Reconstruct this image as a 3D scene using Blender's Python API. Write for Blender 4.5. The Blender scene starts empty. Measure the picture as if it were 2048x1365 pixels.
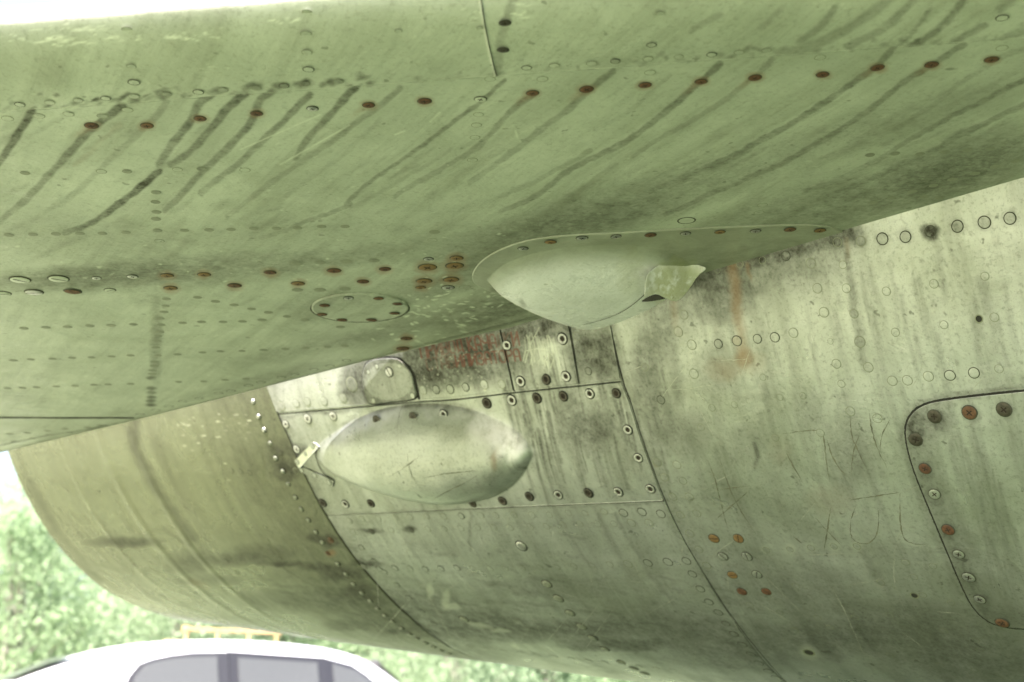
import bpy, math, random
import numpy as np
from mathutils import Matrix, Vector

# ------------------------------------------------------------------ camera, sky, sun, exposure
sc = bpy.context.scene
CAM_H = 0.84
PITCH = math.radians(15.0)
cam_d = bpy.data.cameras.new('camera'); cam = bpy.data.objects.new('camera', cam_d)
sc.collection.objects.link(cam); sc.camera = cam
cam.location = (0, 0, CAM_H); cam.rotation_euler = (math.radians(90) + PITCH, 0, 0)
cam_d.lens = 50; cam_d.sensor_width = 36; cam_d.clip_start = .02; cam_d.clip_end = 600
cam_d.dof.use_dof = True; cam_d.dof.focus_distance = 1.40; cam_d.dof.aperture_fstop = 8.0
sc.render.resolution_x = 1024; sc.render.resolution_y = 682
SUN_EL, SUN_AZ = math.radians(52), math.radians(215.6)      # azimuth clockwise from +Y
sun_dir = Vector((math.sin(SUN_AZ)*math.cos(SUN_EL), math.cos(SUN_AZ)*math.cos(SUN_EL), math.sin(SUN_EL)))
w = bpy.data.worlds.new('World'); sc.world = w; w.use_nodes = True
wn = w.node_tree; bg = wn.nodes['Background']
sky = wn.nodes.new('ShaderNodeTexSky'); sky.sky_type = 'NISHITA'; sky.sun_disc = False
sky.sun_elevation = SUN_EL; sky.sun_rotation = SUN_AZ; sky.air_density = 1.0; sky.dust_density = 7.0; sky.ozone_density = 1.0
wn.links.new(sky.outputs[0], bg.inputs[0]); bg.inputs[1].default_value = 0.15
sl = bpy.data.lights.new('sun', 'SUN'); sl.energy = 4.6; sl.angle = math.radians(.6); sl.color = (1, .97, .93)
so = bpy.data.objects.new('sun', sl); sc.collection.objects.link(so)
so.rotation_euler = (-sun_dir).to_track_quat('-Z', 'Y').to_euler()
sc.view_settings.view_transform = 'Standard'; sc.view_settings.look = 'None'
sc.view_settings.gamma = 1; sc.view_settings.exposure = 2.38; sc.view_settings.use_curve_mapping = False

# ------------------------------------------------------------------ places: from a direction seen by the camera to a point on the aircraft
FPX = 2048*50/36; CX, CY = 1024, 682.5
fw = np.array([0, math.cos(PITCH), math.sin(PITCH)]); up = np.array([0, -math.sin(PITCH), math.cos(PITCH)]); rt = np.array([1., 0, 0])
CAM = np.array([0, 0, CAM_H])
def ray(p):
    p = np.atleast_2d(np.asarray(p, float))
    v = fw + rt*((p[:, :1]-CX)/FPX) + up*((CY-p[:, 1:2])/FPX)
    return v/np.linalg.norm(v, axis=1, keepdims=True)
def proj(P):
    q = P-CAM; z = np.maximum(q@fw, .05)
    return np.stack([CX+FPX*(q@rt)/z, CY-FPX*(q@up)/z], -1)
# fuselage: a cone about a level axis
YAW = -0.62063
AX = np.array([math.cos(YAW), math.sin(YAW), 0.0])              # towards the nose
C0 = np.array([0, 2.59347, .7834+CAM_H])
R0, K1, K2 = 0.68529, 0.128698, -0.002653
S_N, S_A, S_B = -0.8225, -0.002, 0.6387
E1 = np.array([0, 0, 1.]); E2 = np.cross(AX, E1)                # E2 points to the camera's side
if E2[1] > 0: E2 = -E2
def rad(s): return R0+K1*s+K2*s*s
def hull(p, off=0.0):
    v = ray(p); q0 = CAM-C0; k2 = 0.0*v[:, 0]; t = None
    R = R0+off
    for _ in range(4):
        Re = R+k2
        vd = v@AX; qd = q0@AX
        A = 1-vd**2-(K1*vd)**2
        B = (v@q0-vd*qd)-(Re+K1*qd)*K1*vd
        Cc = q0@q0-qd**2-(Re+K1*qd)**2
        D = np.maximum(B*B-A*Cc, 0)
        t = (-B-np.sqrt(D))/A
        s = (q0+v*t[:, None])@AX
        k2 = K2*s*s
    return CAM+v*t[:, None]
def sphi(P):
    q = P-C0; s = q@AX; a = np.arctan2(q@E1, q@E2)                # 0 = outboard, -90 = belly
    return s, a
def hp(s, a, off=0.0):
    s = np.asarray(s, float); a = np.asarray(a, float); r = rad(s)+off
    return C0+AX*s[..., None]+(E2*np.cos(a)[..., None]+E1*np.sin(a)[..., None])*r[..., None]
def hnorm(P):
    q = P-C0; s = q@AX; n = q-s[..., None]*AX; n /= np.linalg.norm(n, axis=-1, keepdims=True)
    n = n-AX*(K1+2*K2*s)[..., None]
    return n/np.linalg.norm(n, axis=-1, keepdims=True)
# tailplane lower surface: plane that droops a little to the rear
REAR = -AX
WZ = .5+CAM_H; WP = np.array([.355, 1.414]); DROOP = .028
WN = np.array([DROOP*REAR[0], DROOP*REAR[1], 1.]); WN /= np.linalg.norm(WN)
def wz(x, y): return WZ-DROOP*((x-WP[0])*REAR[0]+(y-WP[1])*REAR[1])
def wing(p, off=0.0):                                            # off > 0 : below the skin
    v = ray(p); o = np.array([WP[0], WP[1], WZ]); t = ((o-CAM)@WN-off)/(v@WN)
    return CAM+v*t[:, None]
sa, sb = wing([(0, 225), (2048, 75)])
VD = (sb-sa)[:2]; VD /= np.linalg.norm(VD); UD = np.array([-VD[1], VD[0]])   # UD points away from the leading edge
SEAM0 = sa[:2]
def uv(P): q = P[..., :2]-SEAM0; return q@UD, q@VD
LEW, LEB = .10, .028
def le_rise(u):
    x = np.clip(-u/LEW, 0, 1); return LEB*(1-np.sqrt(np.maximum(1-x*x, 0)))
def wpt(u, v):
    xy = SEAM0+u[..., None]*UD+v[..., None]*VD
    return np.concatenate([xy, (wz(xy[..., 0], xy[..., 1])+le_rise(u))[..., None]], -1)
def wingle(p):
    """ray to the wing surface with the curved leading edge"""
    P = wing(p); v = ray(p)
    for _ in range(25):
        u, _v = uv(P); tgt = wz(P[:, 0], P[:, 1])+le_rise(u)
        P = P+v*((tgt-P[:, 2])*.6/v[:, 2])[:, None]
    return P

# ------------------------------------------------------------------ dirt, rust, chips, paint marks, painted shade and highlights
rng = np.random.default_rng(7); random.seed(7)
def warp(p, amp=3.0):
    x, y = p[:, 0], p[:, 1]
    dx = np.sin(y*.071+1.3)+.6*np.sin(y*.19+x*.05)+.5*np.sin(x*.13+y*.31+2)
    dy = np.sin(x*.063+.4)+.6*np.sin(x*.17-y*.09)+.5*np.sin(x*.29+y*.11+1)
    return p+np.stack([dx, dy], 1)*amp*.5
def stroke(p, out, pts, wd, st, soft=.45, fade=0.0, taper=0.0):
    pts = np.asarray(pts, float); lo = pts.min(0)-wd*2; hi = pts.max(0)+wd*2
    m = np.where((p[:, 0] > lo[0])&(p[:, 0] < hi[0])&(p[:, 1] > lo[1])&(p[:, 1] < hi[1]))[0]
    if len(m) == 0: return
    q = p[m]; best = np.full(len(m), 1e9); tt = np.zeros(len(m))
    L = np.r_[0, np.cumsum(np.linalg.norm(np.diff(pts, axis=0), axis=1))]
    for i in range(len(pts)-1):
        a, b = pts[i], pts[i+1]; d = b-a; l2 = d@d+1e-9
        t = np.clip((q-a)@d/l2, 0, 1); dist = np.linalg.norm(q-a-t[:, None]*d, axis=1)
        k = dist < best; best[k] = dist[k]; tt[k] = (L[i]+t[k]*(L[i+1]-L[i]))/L[-1]
    h = wd/2*(1-taper*tt)
    f = np.clip((h*(1+soft)-best)/(h*2*soft+1e-6), 0, 1); f = f*f*(3-2*f)
    f *= st*(1-fade*tt)
    out[m] = np.maximum(out[m], f)
def blob(p, out, x, y, rx, ry, st, ang=0, pw=1.0):
    m = np.where((abs(p[:, 0]-x) < rx+ry)&(abs(p[:, 1]-y) < rx+ry))[0]
    if len(m) == 0: return
    c, s = math.cos(math.radians(ang)), math.sin(math.radians(ang)); d = p[m]-(x, y)
    e = ((d[:, 0]*c+d[:, 1]*s)/rx)**2+((-d[:, 0]*s+d[:, 1]*c)/ry)**2
    f = np.clip(1-e, 0, 1)**pw*st
    out[m] = out[m]+f*(1-out[m])

WING_STREAKS = [
 ([(62,222),(42,262),(5,315),(-20,350)],15,.75),([(245,212),(190,252),(150,292),(105,345),(50,400),(0,445)],15,.62),
 ([(338,190),(322,225),(290,256),(230,310),(180,360),(120,412)],13,.30),([(420,192),(392,210),(382,245),(342,290),(318,330)],16,.8),
 ([(318,345),(290,368),(250,397),(200,440),(130,467)],13,.85),([(490,188),(455,212),(425,258),(400,284)],16,.8),([(400,286),(370,310),(340,330)],13,.5),
 ([(545,182),(515,205),(504,248),(450,300),(400,350),(330,422)],14,.5),([(620,192),(592,215),(540,270),(480,325),(400,388)],13,.5),
 ([(712,178),(690,195),(650,240),(605,292),(592,316)],14,.9),([(800,178),(790,188),(740,224),(690,265),(600,325),(530,375),(455,432)],13,.5),
 ([(1010,162),(962,203),(900,250),(820,310),(750,355),(690,408)],9,.6),([(1067,188),(1020,222),(990,260),(950,300),(880,340),(790,392)],12,.55),
 ([(1225,145),(1175,182),(1130,226),(1080,260),(1030,302),(975,340),(940,366)],14,.6),
 ([(1440,128),(1400,165),(1330,225),(1280,265),(1225,300),(1150,330),(1080,390),(1000,425)],13,.6),
 ([(1545,118),(1512,154),(1430,215),(1350,260),(1265,312)],11,.42),([(1800,82),(1752,135),(1680,185),(1580,250),(1480,305),(1380,350),(1300,384)],13,.6),
 ([(1930,90),(1865,128),(1800,170),(1720,235),(1640,285),(1550,335),(1450,375),(1330,430)],12,.58),
 ([(2060,95),(1990,118),(1930,160),(1860,215),(1790,260)],12,.3),([(2060,155),(1960,205),(1870,250),(1780,305),(1700,350),(1610,385)],11,.5),
 ([(2060,205),(1950,255),(1850,310),(1760,350),(1650,400)],12,.4),([(1340,150),(1300,190),(1240,235),(1190,262)],9,.2),
 ([(760,240),(700,300),(640,345),(560,400)],10,.22),([(1180,300),(1100,350),(1000,395),(900,430)],10,.25),([(700,410),(600,450),(520,478)],9,.3),
 ([(1500,300),(1400,345),(1300,392),(1200,430)],10,.25),([(900,300),(820,352),(740,395),(660,440)],8,.2),([(880,430),(780,470),(700,500)],18,.2),
 ([(1230,330),(1160,385),(1050,430),(930,470)],12,.22),([(1700,190),(1620,232),(1560,262)],8,.2)]
LE_STREAKS = [([(1790,-10),(1740,30),(1690,62),(1610,100),(1560,108)],20,.5),([(1840,-10),(1800,30),(1760,62),(1700,92)],16,.5),
 ([(1935,-10),(1900,40),(1840,85),(1790,112)],14,.65),([(1670,15),(1645,50),(1600,85)],14,.55),([(2035,-10),(2000,20)],18,.5),([(1970,50),(1905,88),(1865,118)],12,.5),
 ([(1860,18),(1830,60),(1800,95)],8,.4),([(2048,62),(1985,88)],16,.5),([(1030,0),(1008,44),(1000,98),(992,148)],18,.45),
 ([(1440,30),(1380,62)],12,.3),([(1380,5),(1330,30)],8,.15),([(1560,20),(1520,60)],10,.3)]
def wing_marks(P):
    p0 = proj(P); p = warp(p0, 2.2); n = len(p); u, v = uv(P)
    D = np.zeros(n); Rr = np.zeros(n); Ch = np.zeros(n)
    for pts, wd, st in WING_STREAKS:
        a = np.zeros(n); stroke(p, a, smooth_poly(pts, 2), wd*(1.12 if pts[0][0] < 740 else 1.0), min(1, st*(1.4 if pts[0][0] < 740 else 1.05)), .30, .42, .2)
        D = np.maximum(D, a*(u > -.002))
    for pts, wd, st in LE_STREAKS:
        a = np.zeros(n); stroke(p, a, smooth_poly(pts, 2), wd, st, .45, .2, 0); D = np.maximum(D, a*(u < .002))
    # grime creeping along the seam
    r = np.random.default_rng(3)
    for x in np.arange(0, 2060, 9):
        y = 225-.0732*x; k = .9 if x < 760 else (.55 if x > 1150 else .25)
        if r.random() < .75: blob(p, D, x+r.normal(0, 4), y-r.exponential(7)-1, 5+r.random()*9, 3+r.random()*6, k*r.random(), -20)
        if r.random() < .18*k: blob(p, D, x, y-r.exponential(20), 3+r.random()*8, 2+r.random()*4, .5*r.random(), -30)
    for x, y, rx, ry, st in [(327,190,19,14,.95),(270,200,16,9,.8),(435,182,26,9,.8),(505,172,26,9,.85),(560,170,20,9,.75),(610,168,22,12,.8),(665,163,20,11,.7),(720,155,12,12,.6),(835,160,10,8,.4)]:
        blob(p, D, x, y, rx, ry, st, -8)
    D *= np.clip(.92+.16*np.sin(p0[:, 0]*.017+p0[:, 1]*.023), .25, 1.1)
    # blotches of old grime, broad grey bands, shade painted in near the root
    stroke(p, D, [(0,470),(400,500),(900,470),(1300,420)], 90, .16, 1)
    for k in range(220):
        x, y = r.uniform(0, 2048), r.uniform(240, 620); blob(p, D, x, y, r.uniform(20, 90), r.uniform(4, 12), r.uniform(.04, .2), -28+r.normal(0, 5), 1)
    for a in [(350,545,430,38,.42,-4),(150,555,300,30,.4,-3),(700,515,200,26,.2,-9),(1010,620,170,60,.62,-17),(900,560,210,40,.38,-14),(820,650,180,30,.35,-15),
              (1080,470,300,50,.45,-12),(1700,400,420,75,.5,-15),(1950,330,220,80,.5,-20),(1500,330,500,60,.25,-18),(1900,220,260,60,.2,-25),(650,610,110,40,.3,-8),(1250,400,300,60,.22,-12),
              (312,680,16,110,.4,0),(600,700,200,20,.25,-12),(500,765,200,14,.3,-14),(310,600,60,20,.2,0)]:
        blob(p, D, a[0], a[1], a[2], a[3], a[4]*1.15, a[5], 1.0)
    for x, y in WING_HOLES: blob(p0, D, x, y, 13, 5, 1.0)
    for x, y, kd, dd in WING_SCREWS:
        if kd in ('rust', 'ochre'): blob(p, Rr, x, y+1, dd*.9, dd*.5, .75, 0, 1.2)
    for x, y in [(1402,163),(1510,154),(1755,134),(1863,128),(1173,178),(1065,186),(737,210),(183,251)]:
        stroke(p, Rr, [(x, y), (x-38, y+26)], 12, .6, .6, .9)
    stroke(p, Rr, [(240,250),(150,330)], 10, .15, .8)
    # chipped paint
    def chips(cx, cy, sx, sy, k, ln, st=.9, ang=-4):
        for _ in range(k):
            x, y = r.normal(cx, sx), r.normal(cy, sy)
            blob(p, Ch, x, y, ln*(.5+1.2*r.random()), 1.0+r.random()*1.7, st*(.4+.6*r.random()), ang+r.normal(0, 12), .5)
    chips(870, 625, 50, 26, 60, 6); chips(1000, 600, 30, 14, 16, 5); chips(830, 690, 50, 12, 14, 6); chips(600, 545, 330, 30, 40, 4, .6)
    chips(700, 420, 330, 80, 60, 4, .35); chips(120, 80, 26, 5, 26, 12); chips(160, 58, 26, 6, 18, 10, .7); chips(235, 76, 20, 3, 10, 8); chips(390, 72, 30, 4, 18, 9)
    chips(945, 32, 10, 7, 6, 6); chips(580, 42, 25, 3, 10, 6); chips(1040, 31, 12, 2, 5, 12); chips(1046, 8, 8, 2, 3, 10); chips(35, 78, 8, 3, 3, 6)
    chips(420, 140, 12, 6, 10, 5, .4); chips(1050, 310, 300, 60, 20, 7, .35, -25); chips(560, 120, 300, 40, 50, 3, .3); chips(1350, 300, 300, 60, 30, 6, .25, -25)
    chips(1660, 12, 20, 8, 8, 14, .35, -40); chips(1870, 70, 40, 20, 14, 12, .3, -40); chips(300, 700, 200, 50, 40, 5, .25); chips(150, 790, 150, 25, 30, 5, .3)
    # bright worn edges of the seam
    edge = np.clip(1-abs(u)/.0016, 0, 1)*(.55+.45*np.sin(v*140)+.3*np.sin(v*613))
    Ch = np.maximum(Ch, np.clip(edge, 0, 1)*.9)
    for s in [((790,270),(810,262)),((1030,262),(1040,285)),((880,225),(860,245)),((700,250),(560,330)),((640,230),(480,300))]:
        stroke(p0, Ch, s, 2.5, .5, .5)
    return dict(dirt_shade=np.clip(D, 0, 1), rust=Rr, chip=np.clip(Ch, 0, 1))

def letters():
    """stencilled words as strokes: each glyph in a 0..1 box, y down"""
    G = {'П': [[(0,1),(0,0),(.7,0),(.7,1)]], 'Р': [[(0,1),(0,0),(.45,0),(.62,.12),(.62,.38),(.45,.5),(0,.5)]], 'И': [[(0,0),(0,1),(.7,0),(.7,1)]],
         'В': [[(0,1),(0,0),(.45,0),(.58,.12),(.58,.35),(.45,.46),(0,.46)],[(.45,.46),(.65,.6),(.65,.88),(.48,1),(0,1)]],
         'О': [[(.15,0),(.5,0),(.65,.18),(.65,.82),(.5,1),(.15,1),(0,.82),(0,.18),(.15,0)]], 'Д': [[(0,1),(.08,.85),(.15,.1),(.3,0),(.55,0),(.6,.1),(.62,.85),(.7,1)],[(.08,.87),(.62,.87)]],
         'К': [[(0,0),(0,1)],[(.62,0),(.05,.5),(.65,1)]], 'А': [[(0,1),(0,.2),(.15,0),(.5,0),(.65,.2),(.65,1)],[(0,.62),(.65,.62)]],
         'Ч': [[(0,0),(0,.42),(.15,.55),(.65,.5)],[(.65,0),(.65,1)]], 'Л': [[(0,1),(.08,.85),(.12,.15),(.28,0),(.65,0),(.65,1)]],
         'С': [[(.62,.18),(.5,0),(.15,0),(0,.18),(0,.82),(.15,1),(.5,1),(.62,.82)]], 'Т': [[(0,0),(.7,0)],[(.35,0),(.35,1)]],
         'Б': [[(.6,0),(0,0),(0,1),(.45,1),(.62,.88),(.62,.58),(.45,.46),(0,.46)]], 'З': [[(.05,.12),(.2,0),(.45,0),(.6,.12),(.6,.35),(.4,.48),(.2,.48)],[(.4,.48),(.65,.62),(.65,.86),(.48,1),(.18,1),(0,.86)]]}
    out = []
    # word, start, end of the base line's left/right on the plating, cap height, strength per letter
    for wd, (x0, y0), (x1, y1), hh, st in [('ПРИВОД', (845,716), (932,702), 25, [.8,.7,.6,.5,.65,.75]), ('КАЧАЛКИ', (940,702), (1044,690), 27, [.95,.85,.8,.65,.3,.35,.8]),
                                           ('СТАБИЛИЗАТОРА', (857,740), (1047,720), 23, [.35,.35,.35,.3,.8,.85,.9,.9,.75,.8,.7,.7,.85])]:
        n = len(wd); ex = np.array([(x1-x0)/n, (y1-y0)/n])
        for i, ch in enumerate(wd):
            o = np.array([x0, y0])+ex*i
            for sk in G[ch]:
                pts = [o+ex*gx*1.12+np.array([gy*.20*hh-.2*hh, (gy-1)*hh]) for gx, gy in sk]
                out.append((pts, st[i]))
    return out
HATCH_SC = [(1870,832,.5),(1940,824,.6),(2009,818,.3),(1833,878,.5),(1851,936,.4),(1870,987,.6),(1897,1058,.5),(1918,1107,.4),(1938,1153,.4),(1960,1197,.3)]
LETTERS = letters()
SCRATCH_DARK = [[(1630,1035),(1660,1068),(1690,1098)],[(1662,1015),(1655,1060),(1648,1104)],[(1702,1040),(1700,1065),(1706,1080),(1720,1088),(1738,1088),(1752,1075),(1758,1050),(1757,1020)],[(1702,1040),(1712,1012)],
              [(1800,985),(1800,1040),(1806,1080),(1830,1090),(1858,1088)],[(1565,868),(1640,858),(1648,870),(1652,920),(1660,965)],[(1700,832),(1702,870),(1715,900),(1735,940)],[(1718,870),(1705,910),(1703,950)],
              [(1655,880),(1662,910),(1680,940),(1700,958)],[(1415,920),(1432,960),(1440,1000),(1455,1055)],[(1440,920),(1460,980),(1480,1020),(1512,1068)],[(1500,980),(1460,1015),(1430,1040)],[(1440,980),(1500,972)],
              [(1738,820),(1745,870),(1760,910),(1774,935)],[(1780,840),(1762,870),(1760,905)],[(1700,1000),(1770,990),(1798,985)],[(1586,1073),(1604,1087)],[(1572,905),(1605,965)],
              [(880,930),(915,922),(950,918),(985,918)],[(985,925),(960,940),(920,958),(888,978)],[(845,885),(852,920),(870,950)],[(810,930),(850,905),(870,890)],[(808,800),(806,830),(820,860)]]
SCRATCH_PALE = [[(1830,1018),(1800,1060),(1786,1120),(1790,1180),(1810,1220)],[(1700,1170),(1780,1155)],[(1650,1150),(1690,1220),(1740,1340)],[(820,1090),(860,1200),(920,1310)],[(760,1060),(830,1150),(900,1260)],[(900,1090),(1000,1200)],
              [(800,1130),(835,1060)],[(1370,780),(1450,765)],[(1250,745),(1290,730)],[(1560,1112),(1750,1106)],[(1410,1120),(1500,1060)],[(1420,970),(1470,945)],
              [(1345,780),(1385,778)],[(1500,700),(1480,760)],[(700,830),(690,880)],[(1185,800),(1130,810),(1100,830)]]
def hull_marks(P, rings=True, fine=False):
    p0 = proj(P); p = warp(p0, 3.0); n = len(p); s, a = sphi(P)
    D = np.zeros(n); Rr = np.zeros(n); Ch = np.zeros(n); Rd = np.zeros(n)
    r = np.random.default_rng(11)
    # grime along the ring seam; grime and painted shade on plates under the tailplane
    A = SEAMA
    for dx, wd, st in [(-50, 170, .38), (-16, 60, .45), (-28, 26, .45), (8, 22, .4)]:
        stroke(p, D, [(x+dx, y) for x, y in A], wd, st, .8)
    for q in [(660,1082,24,16,.9),(632,1078,22,12,.7),(690,1150,60,14,.6),(720,1185,45,22,.55),(800,1262,26,9,.8),(735,1128,40,9,.6),(572,940,34,26,.7),(600,905,24,20,.6),(560,905,40,40,.4),
              (745,1062,30,6,.6),(820,1060,16,8,.6),(650,1135,60,12,.6),(560,1128,60,7,.75),(470,1120,70,16,.45),(520,1105,90,20,.35),(380,1125,60,30,.4),(250,1085,90,14,.55),(420,1160,80,14,.3),
              (585,815,40,30,.0),(720,770,50,60,.45),(790,760,60,60,.4),(870,740,120,45,.65),(990,700,90,70,.5),(940,700,60,26,.5),(1080,655,90,40,.6),(1180,700,60,80,.55),(1220,720,34,70,.5),
              (1195,860,60,60,.5),(1140,830,40,90,.4),(1290,740,40,120,.4),(1330,660,30,80,.35),(1320,850,40,80,.35),(1260,900,30,60,.25),(1420,600,120,60,.42),(1480,560,130,40,.35),(1600,540,90,30,.35),
              (1380,870,50,60,.25),(1500,880,60,40,.15),(1860,840,60,50,.4),(1830,860,26,40,.55),(1700,900,60,100,.28),(1620,830,50,60,.2),(1430,740,50,60,.25),
              (820,1230,200,60,.35),(1050,1260,250,30,.45),(1300,1250,200,40,.35),(1100,1180,160,30,.25),(1000,1230,90,22,.3),(1500,1290,260,60,.35),(1800,1260,260,70,.38),(1950,1330,200,60,.4),
              (1600,1180,140,60,.25),(620,1200,160,30,.35),(700,1250,60,14,.3),(1230,1290,140,16,.5)]:
        blob(p, D, q[0], q[1], q[2], q[3], min(1, q[4]*1.5), 0, .85)
    stroke(p, D, [(850,702),(1090,644),(1250,606),(1400,556),(1550,512),(1700,470)], 50, .85, .95)  # contact shade under the tailplane root, painted in by this stroke and the next
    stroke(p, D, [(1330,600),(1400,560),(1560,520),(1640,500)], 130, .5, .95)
    for q in [([(1890,806),(1850,818),(1826,845),(1822,885),(1845,950),(1885,1050),(1935,1160),(1975,1225),(2048,1240)],44,.38),([(1800,880),(1808,850),(1840,806),(1900,792),(2048,775)],10,.55),([(1806,890),(1822,945),(1860,1045),(1920,1190)],9,.35),
              ([(1220,640),(1250,760),(1290,880),(1335,1000),(1405,1135),(1480,1245)],26,.3),([(560,836),(620,826),(700,820)],9,.5),([(1040,786),(1150,776),(1240,768)],8,.35),([(700,1028),(900,1020),(1100,1014),(1320,1006)],6,.4),
              ([(900,1200),(1100,1225),(1400,1240)],60,.28),([(760,1180),(850,1250),(960,1300)],40,.35),([(1480,1150),(1600,1230),(1760,1290),(2048,1310)],90,.30),([(560,1150),(700,1240),(860,1290)],46,.3)]:
        stroke(p, D, q[0], q[1], q[2], .9, .1)
    for x_, y_, st_ in HATCH_SC: blob(p, D, x_+3, y_+3, 26, 22, st_, 60, .8)
    for k in range(70):
        x = r.uniform(1840, 2048); y = r.uniform(830, 1150); l = r.uniform(40, 160); stroke(p0, D, [(x, y), (x+.1*l, y+.5*l), (x+.28*l, y+l)], r.uniform(3, 10), r.uniform(.05, .28), .9, .5)
    # long runs following the skin round the body
    for q in [([(268,845),(272,900),(300,960),(340,1020),(385,1075)],20,.6),([(258,850),(262,880),(275,930)],9,.6),([(640,1020),(700,1090),(760,1150),(840,1210)],16,.3),
              ([(620,1130),(700,1180),(760,1225),(800,1240)],5,.6),([(380,1090),(330,1060),(260,1075)],8,.3),([(470,1110),(540,1130),(580,1125)],2.5,.8),([(455,1122),(540,1128)],2.5,.8),
              ([(540,1118),(590,1150),(650,1190),(720,1230)],4,.6),([(1150,650),(1165,700),(1180,760)],20,.4),([(1215,650),(1235,700),(1240,750)],26,.55),([(1225,800),(1245,860),(1280,930)],14,.3),
              ([(1120,790),(1130,830),(1145,900),(1170,960)],12,.5),([(1150,800),(1165,850),(1185,900),(1220,980)],14,.5),([(1180,790),(1200,850),(1225,930),(1250,975)],14,.4),([(1075,800),(1082,850),(1090,900)],9,.4),
              ([(1040,800),(1046,840),(1052,870)],8,.35),([(1230,1030),(1260,1080),(1300,1150),(1360,1230)],9,.35),([(1195,1030),(1215,1070),(1240,1110)],9,.35),([(1330,600),(1342,660),(1350,730),(1360,800)],22,.5),
              ([(1685,470),(1697,530),(1703,580),(1715,660),(1730,740)],16,.6),([(1865,470),(1878,500),(1885,560),(1890,600)],14,.3),([(1780,520),(1792,600),(1797,680)],8,.25),([(1960,560),(1985,640),(1990,700)],22,.3),
              ([(1690,800),(1700,880),(1720,960)],40,.22),([(1510,890),(1516,905),(1510,930)],9,.85),([(1512,920),(1508,940)],5,.8),([(1550,1150),(1600,1220),(1680,1320)],10,.35),([(1600,1120),(1680,1230),(1760,1340)],12,.3),
              ([(1720,1100),(1800,1220),(1880,1340)],14,.3),([(1400,1140),(1440,1200),(1500,1270),(1560,1340)],16,.35),([(1110,1165),(1215,1160)],5,.35),([(1135,1180),(1200,1165)],3,.35),
              ([(475,1185),(500,1200),(520,1225)],5,.5),([(940,1022),(941,1060),(939,1100)],5,.55),([(1868,830),(1850,880),(1865,940),(1900,1010),(1930,1090),(1960,1170)],34,.3),
              ([(1880,805),(1850,815),(1826,842),(1816,880)],12,.6),([(1960,792),(1900,800)],9,.5),([(900,1185),(1090,1200)],4,.3),([(60,960),(110,1060),(200,1160)],16,.3),
              ([(1010,870),(1020,905),(1000,960),(930,992)],26,.45),([(985,955),(920,985)],24,.4),([(745,828),(800,812),(880,808),(950,822),(1000,850)],14,.55),([(690,850),(740,830)],14,.4)]:
        stroke(p, D, q[0], q[1], q[2], .8, .35)
    for x, y in [(1861,463)]: blob(p, D, x, y, 22, 20, 1.0, 0, .5); 
    for x, y, *_ in HULL_RINGS[:9]: blob(p, D, x, y, 20, 20, .35, 0, 1)
    for k in range(260):
        q = r.random(2)*(700, 800)+(1280, 500); blob(p, D, q[0], q[1], 1.5+r.random()*2.5, 1.5+r.random()*3, .5*r.random(), 60, .5)
    for k in range(60): blob(p, D, r.normal(1880, 40), r.normal(560, 45), 2, 2+r.random()*3, .7*r.random(), 60, .5)
    for k in range(150):
        t = r.random(); blob(p, D, 60+t*400+r.normal(0, 40), 930+t*260+r.normal(0, 60), 3+r.random()*9, 1.5, .5*r.random(), 35, .5)
    for k in range(200):
        x = r.uniform(500, 1500); blob(p, D, x, 1150+.1*(x-500)+r.normal(0, 50), 8+r.random()*40, 2+r.random()*3, .3*r.random(), 8, .6)
    for k in range(190):   # fine runs on the plating right of the bulge
        x = r.uniform(1010, 1330); y = r.uniform(690, 900); l = r.uniform(30, 130)
        stroke(p0, D, [(x, y), (x+.10*l, y+.5*l), (x+.25*l, y+l)], r.uniform(2, 9), r.uniform(.15, .8), .9, .35)
    for k in range(110):
        x = r.uniform(1340, 2048); y = r.uniform(480, 900); l = r.uniform(40, 170)
        stroke(p0, D, [(x, y), (x+.08*l, y+.5*l), (x+.22*l, y+l)], r.uniform(3, 14), r.uniform(.06, .32), .9, .4)
    # graffiti scratched into the paint
    for k in range(50):
        blob(p0, Ch, r.uniform(350, 500), r.exponential(25)+845-.25*(r.uniform(0, 100)), 1.5, 2+r.random()*5, .8*r.random(), 80, .5)
    for x, y in [(1533,1100),(1580,1099),(1622,1096),(1668,1093),(1714,1093)]: blob(p0, Ch, x, y, 16, 14, .4, 0, 1)
    blob(p0, Ch, 1618, 1305, 26, 16, .5, 25)
    for q in [(960,1250,30,6),(1000,1262,24,5),(905,1215,20,7),(890,1200,10,24),(1030,1295,10,5),(860,1180,8,20)]: blob(p, Ch, q[0], q[1], q[2], q[3], .5, 10, .6)
    # rust
    for q in [([(1466,528),(1470,580),(1478,650),(1487,720)],20,.72),([(1496,530),(1501,560)],7,.6),([(1348,600),(1352,660)],14,.35),([(1692,480),(1696,520)],8,.3)]: stroke(p, Rr, q[0], q[1], q[2], .9, .5)
    for q in [(1445,740,45,30,.3),(1500,725,40,30,.25),(1490,715,24,26,.5),(660,1106,12,9,.9),(662,1080,9,9,.5),(1660,1000,60,40,.22),(1560,900,30,40,.12),(1310,932,4,5,.8),(1012,905,7,26,.4),(1181,787,4,4,.5)]: blob(p, Rr, *q)
    blob(p, Rr, 400, 1170, 30, 10, .25, 30); stroke(p, Rr, [(330,1238),(420,1255),(600,1282)], 10, .0)
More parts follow.
